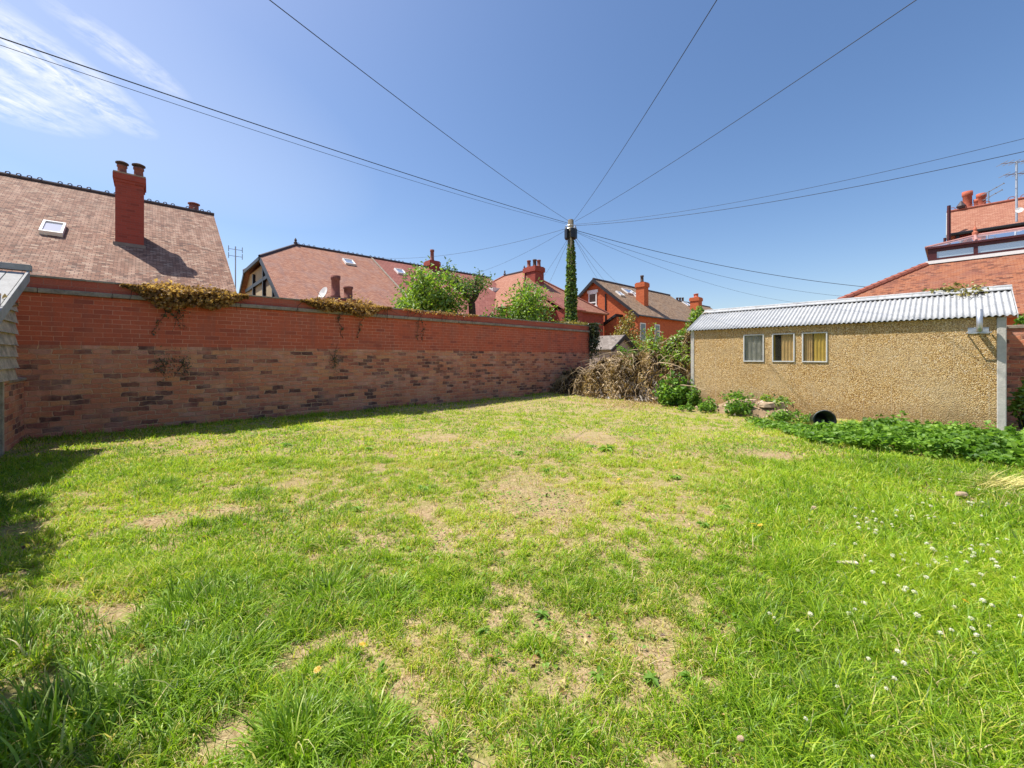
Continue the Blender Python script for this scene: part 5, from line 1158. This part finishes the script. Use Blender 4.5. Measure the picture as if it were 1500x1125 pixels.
# broad leaf weeds
def rosette(px, py, r, nl, seed, mat=LEAF_WEED, label='small broad leaved weed in the lawn', group='broad leaved weeds in the lawn'):
    rg = np.random.default_rng(seed); c = G(px, py); a = rg.uniform(0, 6.28, nl); d = np.stack([np.cos(a), np.sin(a), rg.uniform(.1, .7, nl)], 1); L = r*rg.uniform(.6, 1.2, nl); p_ = np.array([c.x, c.y, float(ground_z(c.x, c.y))+.012])[None]+d*(L*.5)[:, None]
    tag(np_mesh('broadleaf_weed', *leaf_geo(p_, L, .34, 1.2, .1, dirs=d*4, spread=.3, tint=rg.uniform(.35, 1, nl)), mat, None, loc=(c.x, c.y, 0)), label, 'weed', group)
for i, (a_, b_, r_) in enumerate([(888, 660, .16), (760, 665, .1), (865, 655, .09), (960, 872, .06), (795, 902, .06), (680, 880, .05), (690, 695, .07), (1060, 745, .09), (1110, 770, .09), (1180, 760, .09), (620, 718, .1), (520, 745, .09), (905, 740, .07), (1150, 1000, .06), (710, 925, .05), (875, 992, .06), (955, 1000, .06), (1030, 770, .07), (540, 660, .1), (420, 655, .12), (800, 690, .07), (1240, 700, .1), (990, 700, .08), (1010, 1000, .05), (560, 975, .05)]):
    rosette(a_, b_, r_*.85, 14, 400+i)

# daisies and dandelions, each its own object
rg = np.random.default_rng(55); random.seed(55)
def flower_mesh(kind):
    if kind == 'clover':
        n = 60; d = rg.normal(size=(n, 3)); d[:, 2] = np.abs(d[:, 2])*.9-.2; d /= np.linalg.norm(d, axis=1)[:, None]; c = d*.0075; c[:, 2] += .0
        g = leaf_geo(c, np.full(n, .009), .5, .1, dirs=d*3); return g, PETAL
    n = 34; a = np.linspace(0, 4*math.pi, n); d = np.stack([np.cos(a), np.sin(a), .15+.02*np.arange(n)/n*10], 1); c = d*np.linspace(.011, .004, n)[:, None]; g = leaf_geo(c, np.full(n, .016), .35, 1.0, .05, dirs=d*4, spread=.2); return g, YPETAL
def flower_proto(kind, name, label, cat, group):
    t = thing(name, (0, 0, 0), label, cat, group); g, m = flower_mesh(kind); v = g[0].copy(); v[:, 2] += .0
    hd_ = np_mesh('flower_head', v, g[1], g[2], m, t); stem = MB().tube([(0, 0, -.075), (.004, 0, -.04), (0, 0, -.002)], .0012, 5).build('stem', STEMG, t); return t
def place(proto, first, x, y, h, sc):
    if first: t = proto
    else:
        t = proto.copy(); COL.objects.link(t)
        for ch_ in proto.children: c2 = ch_.copy(); COL.objects.link(c2); c2.parent = t
    t.location = (x, y, float(ground_z(x, y))+h); t.scale = (sc, sc, sc); t.rotation_euler = (random.uniform(-.4, .4), random.uniform(-.4, .4), random.uniform(0, 6)); return t
pr_ = flower_proto('clover', 'clover_flower', 'small white clover flower head in the lush grass at right', 'flower', 'white clover flowers in the right half of the lawn')
pix = [(1211, 1027), (1280, 1030), (1165, 1062), (1258, 1116), (1292, 1018), (1307, 985), (1256, 987), (1157, 942), (1176, 905), (1232, 905), (1118, 915), (1124, 928), (1298, 968), (1360, 945), (1430, 940), (1475, 925), (1483, 930), (1382, 902), (1410, 875), (1240, 905), (1314, 870)]
for k in range(44): pix.append((rg.normal(1375, 60), rg.normal(828, 14)))
for k in range(26): pix.append((rg.normal(1280, 60), rg.normal(772, 12)))
for k in range(18): pix.append((rg.normal(1420, 60), rg.normal(745, 22)))
for k in range(16): pix.append((rg.uniform(1240, 1500), rg.uniform(860, 980)))
for i, (a_, b_) in enumerate(pix):
    p_ = G(a_, b_); near = p_.y < 1.9; place(pr_, i == 0, p_.x, p_.y-.05, rg.uniform(.075, .11) if near else rg.uniform(.06, .09), rg.uniform(.6, 1.15)*(.9 if near else 1.08))
py_ = flower_proto('dandelion', 'dandelion', 'small yellow dandelion flower scattered in the lawn', 'flower', 'yellow dandelions in the lawn')
for i, (a_, b_) in enumerate([(535, 947), (470, 980), (692, 683), (944, 668), (1100, 775), (745, 655), (800, 672), (820, 680), (870, 650), (700, 660), (1110, 777), (990, 680), (640, 670), (1405, 893), (660, 648), (905, 705)]):
    p_ = G(a_, b_); place(py_, i == 0, p_.x, p_.y-.03, .055, 1.0 if p_.y < 2.5 else 1.35)

# bits lying on the grass
p_ = G(1241, 836); o = MB().wbox(p_+Z*.05, Vector((.10, -.03, .01)), Vector((.008, .03, 0)), Z*.012).build('wood_scrap', plain('pale_scrap', (.62, .52, .42), .8), None, loc=p_, bevel=.003); tag(o, 'pale scrap of wood lying on the grass right of centre', 'scrap')
p_ = G(1408, 729); rock((p_.x, p_.y, .02), .055, .04, .035, 'pale stone lying in the grass near the straw at right', 21, 'loose stones on the lawn')
p_ = G(1192, 750); rock((p_.x, p_.y, .02), .03, .025, .03, 'tiny tan stone on the lawn below the weed bed', 22, 'loose stones on the lawn')
p_ = G(1085, 1098); rock((p_.x, p_.y, .03), .014, .011, .014, 'small brown clod at the bottom edge right of centre', 23, 'loose stones on the lawn')
MB().wbox(Vector((4.95, 3.35, .0)), Vector((.9, -.1, 0)), Vector((.08, .72, 0)), Z*.06).build('paving_slab', PAVE, None, loc=(4.95, 3.35, 0), bevel=.008)
tag(bpy.data.objects['paving_slab'], 'grey paving slab at the right edge of the lawn', 'slab')
n = 260; rg = np.random.default_rng(71); bx = np.stack([np.array(G(a_, b_)) for a_, b_ in zip(rg.normal(1482, 26, n), rg.normal(716, 6, n))]); bx[:, 2] = ground_z(bx[:, 0], bx[:, 1])+.03
g = blade_geo(bx, rg.uniform(.2, .5, n), rg.uniform(.005, .009, n), np.where(rg.random(n) < .5, 0, 3.14)+rg.normal(-.1, .25, n), rg.uniform(1.45, 1.75, n), rg.uniform(.75, 1, n), 3, .1)
tag(np_mesh('straw', *g, leaf_mat('yellow_straw', [(0, (.5, .4, .12)), (1, (.68, .60, .22))], .2)), 'flattened yellow straw beside the paving at the right edge', 'straw', kind='stuff')

# ------------------------------------------------------------------ sky, sun, camera
SUN_EL, SUN_AZ = R(60), None
sd = -(W*.60+M*.80).normalized()*math.cos(SUN_EL)+Z*math.sin(SUN_EL)      # towards the sun
su = bpy.data.lights.new('sun', 'SUN'); su.energy = 5.0; su.angle = R(.5); su.color = (1, .955, .88); so = bpy.data.objects.new('sun', su); put(so); so.rotation_euler = (-sd).to_track_quat('-Z', 'Y').to_euler(); so.location = (-20, -5, 30)
wd = bpy.data.worlds.new('World'); SC.world = wd; wd.use_nodes = True; a = NT('', wd)
sky = a.n('ShaderNodeTexSky'); sky.sky_type = 'NISHITA'; sky.sun_disc = False; sky.sun_elevation = SUN_EL; sky.sun_rotation = math.atan2(sd.x, sd.y); sky.air_density = 1.0; sky.dust_density = 1.2; sky.ozone_density = 2.0; sky.altitude = 10
dirv = a.n('ShaderNodeTexCoord').outputs['Generated']; sx3 = a.n('ShaderNodeSeparateXYZ', {0: dirv}); zc = a.math('MAXIMUM', sx3.outputs[2], .02)
cu_ = a.math('DIVIDE', sx3.outputs[0], zc); cv_ = a.math('DIVIDE', sx3.outputs[1], zc)      # cloud layer plane
def blob(cx, cy, rx, ry, slope=0.):
    dx = a.math('SUBTRACT', a.math('ADD', cu_, a.math('MULTIPLY', a.math('SUBTRACT', cv_, cy), -slope)), cx); dx = a.math('DIVIDE', dx, rx); dy = a.math('DIVIDE', a.math('SUBTRACT', cv_, cy), ry)
    return a.math('SUBTRACT', 1., a.math('ADD', a.math('POWER', a.math('ABSOLUTE', dx), 2.), a.math('POWER', a.math('ABSOLUTE', dy), 2.)), clamp=True)
pl = a.n('ShaderNodeCombineXYZ', {0: cu_, 1: a.math('MULTIPLY', cv_, .42), 2: 0.}).outputs[0]
st_n = a.noise(pl, 12.0, 9, .66, .9); st_f = a.noise(a.n('ShaderNodeCombineXYZ', {0: cu_, 1: cv_, 2: 0.}).outputs[0], 11., 8, .68)
mk = a.math('MAXIMUM', blob(-1.60, 1.40, .17, .46, -.16), a.math('MULTIPLY', blob(-1.29, 1.33, .085, .26, .05), .6))
mk = a.math('MAXIMUM', mk, a.math('MULTIPLY', blob(-1.95, 1.5, .3, .35, 0), .8))
cl = a.math('MULTIPLY', mk, a.maprange(a.math('ADD', a.math('MULTIPLY', st_n, .6), a.math('MULTIPLY', st_f, .4)), .40, .60), clamp=True)
veil = a.math('MULTIPLY', blob(-1.6, 1.9, .9, 1.3, 0), .12)
cl = a.math('ADD', a.math('MULTIPLY', cl, .9), veil, clamp=True)
hs_ = a.n('ShaderNodeHueSaturation', {'Saturation': 1.18, 'Value': .80, 'Color': a.mix(1., sky.outputs[0], (1.02, .975, .975), 'MULTIPLY')})
skyc = a.mix(cl, hs_.outputs[0], (5.0, 5.1, 5.3))
a.n('ShaderNodeOutputWorld', {'Surface': a.n('ShaderNodeBackground', {'Color': skyc, 'Strength': .15})})

cam = bpy.data.cameras.new('camera'); cam.sensor_width = 36; cam.lens = 36*FPX/1500; cam.shift_y = -(562.5-HYP)/1500; cam.clip_end = 2000; cam.clip_start = .05
co = bpy.data.objects.new('camera', cam); put(co); co.location = (0, 0, HC); co.rotation_euler = (R(90), 0, 0); SC.camera = co
vs_ = SC.view_settings; vs_.view_transform = 'Standard'; vs_.look = 'None'; vs_.gamma = 1; vs_.exposure = 0.55
try: vs_.use_curve_mapping = False
except Exception: pass
SC.cycles.max_bounces = 6; SC.cycles.transparent_max_bounces = 12; SC.cycles.use_denoising = True
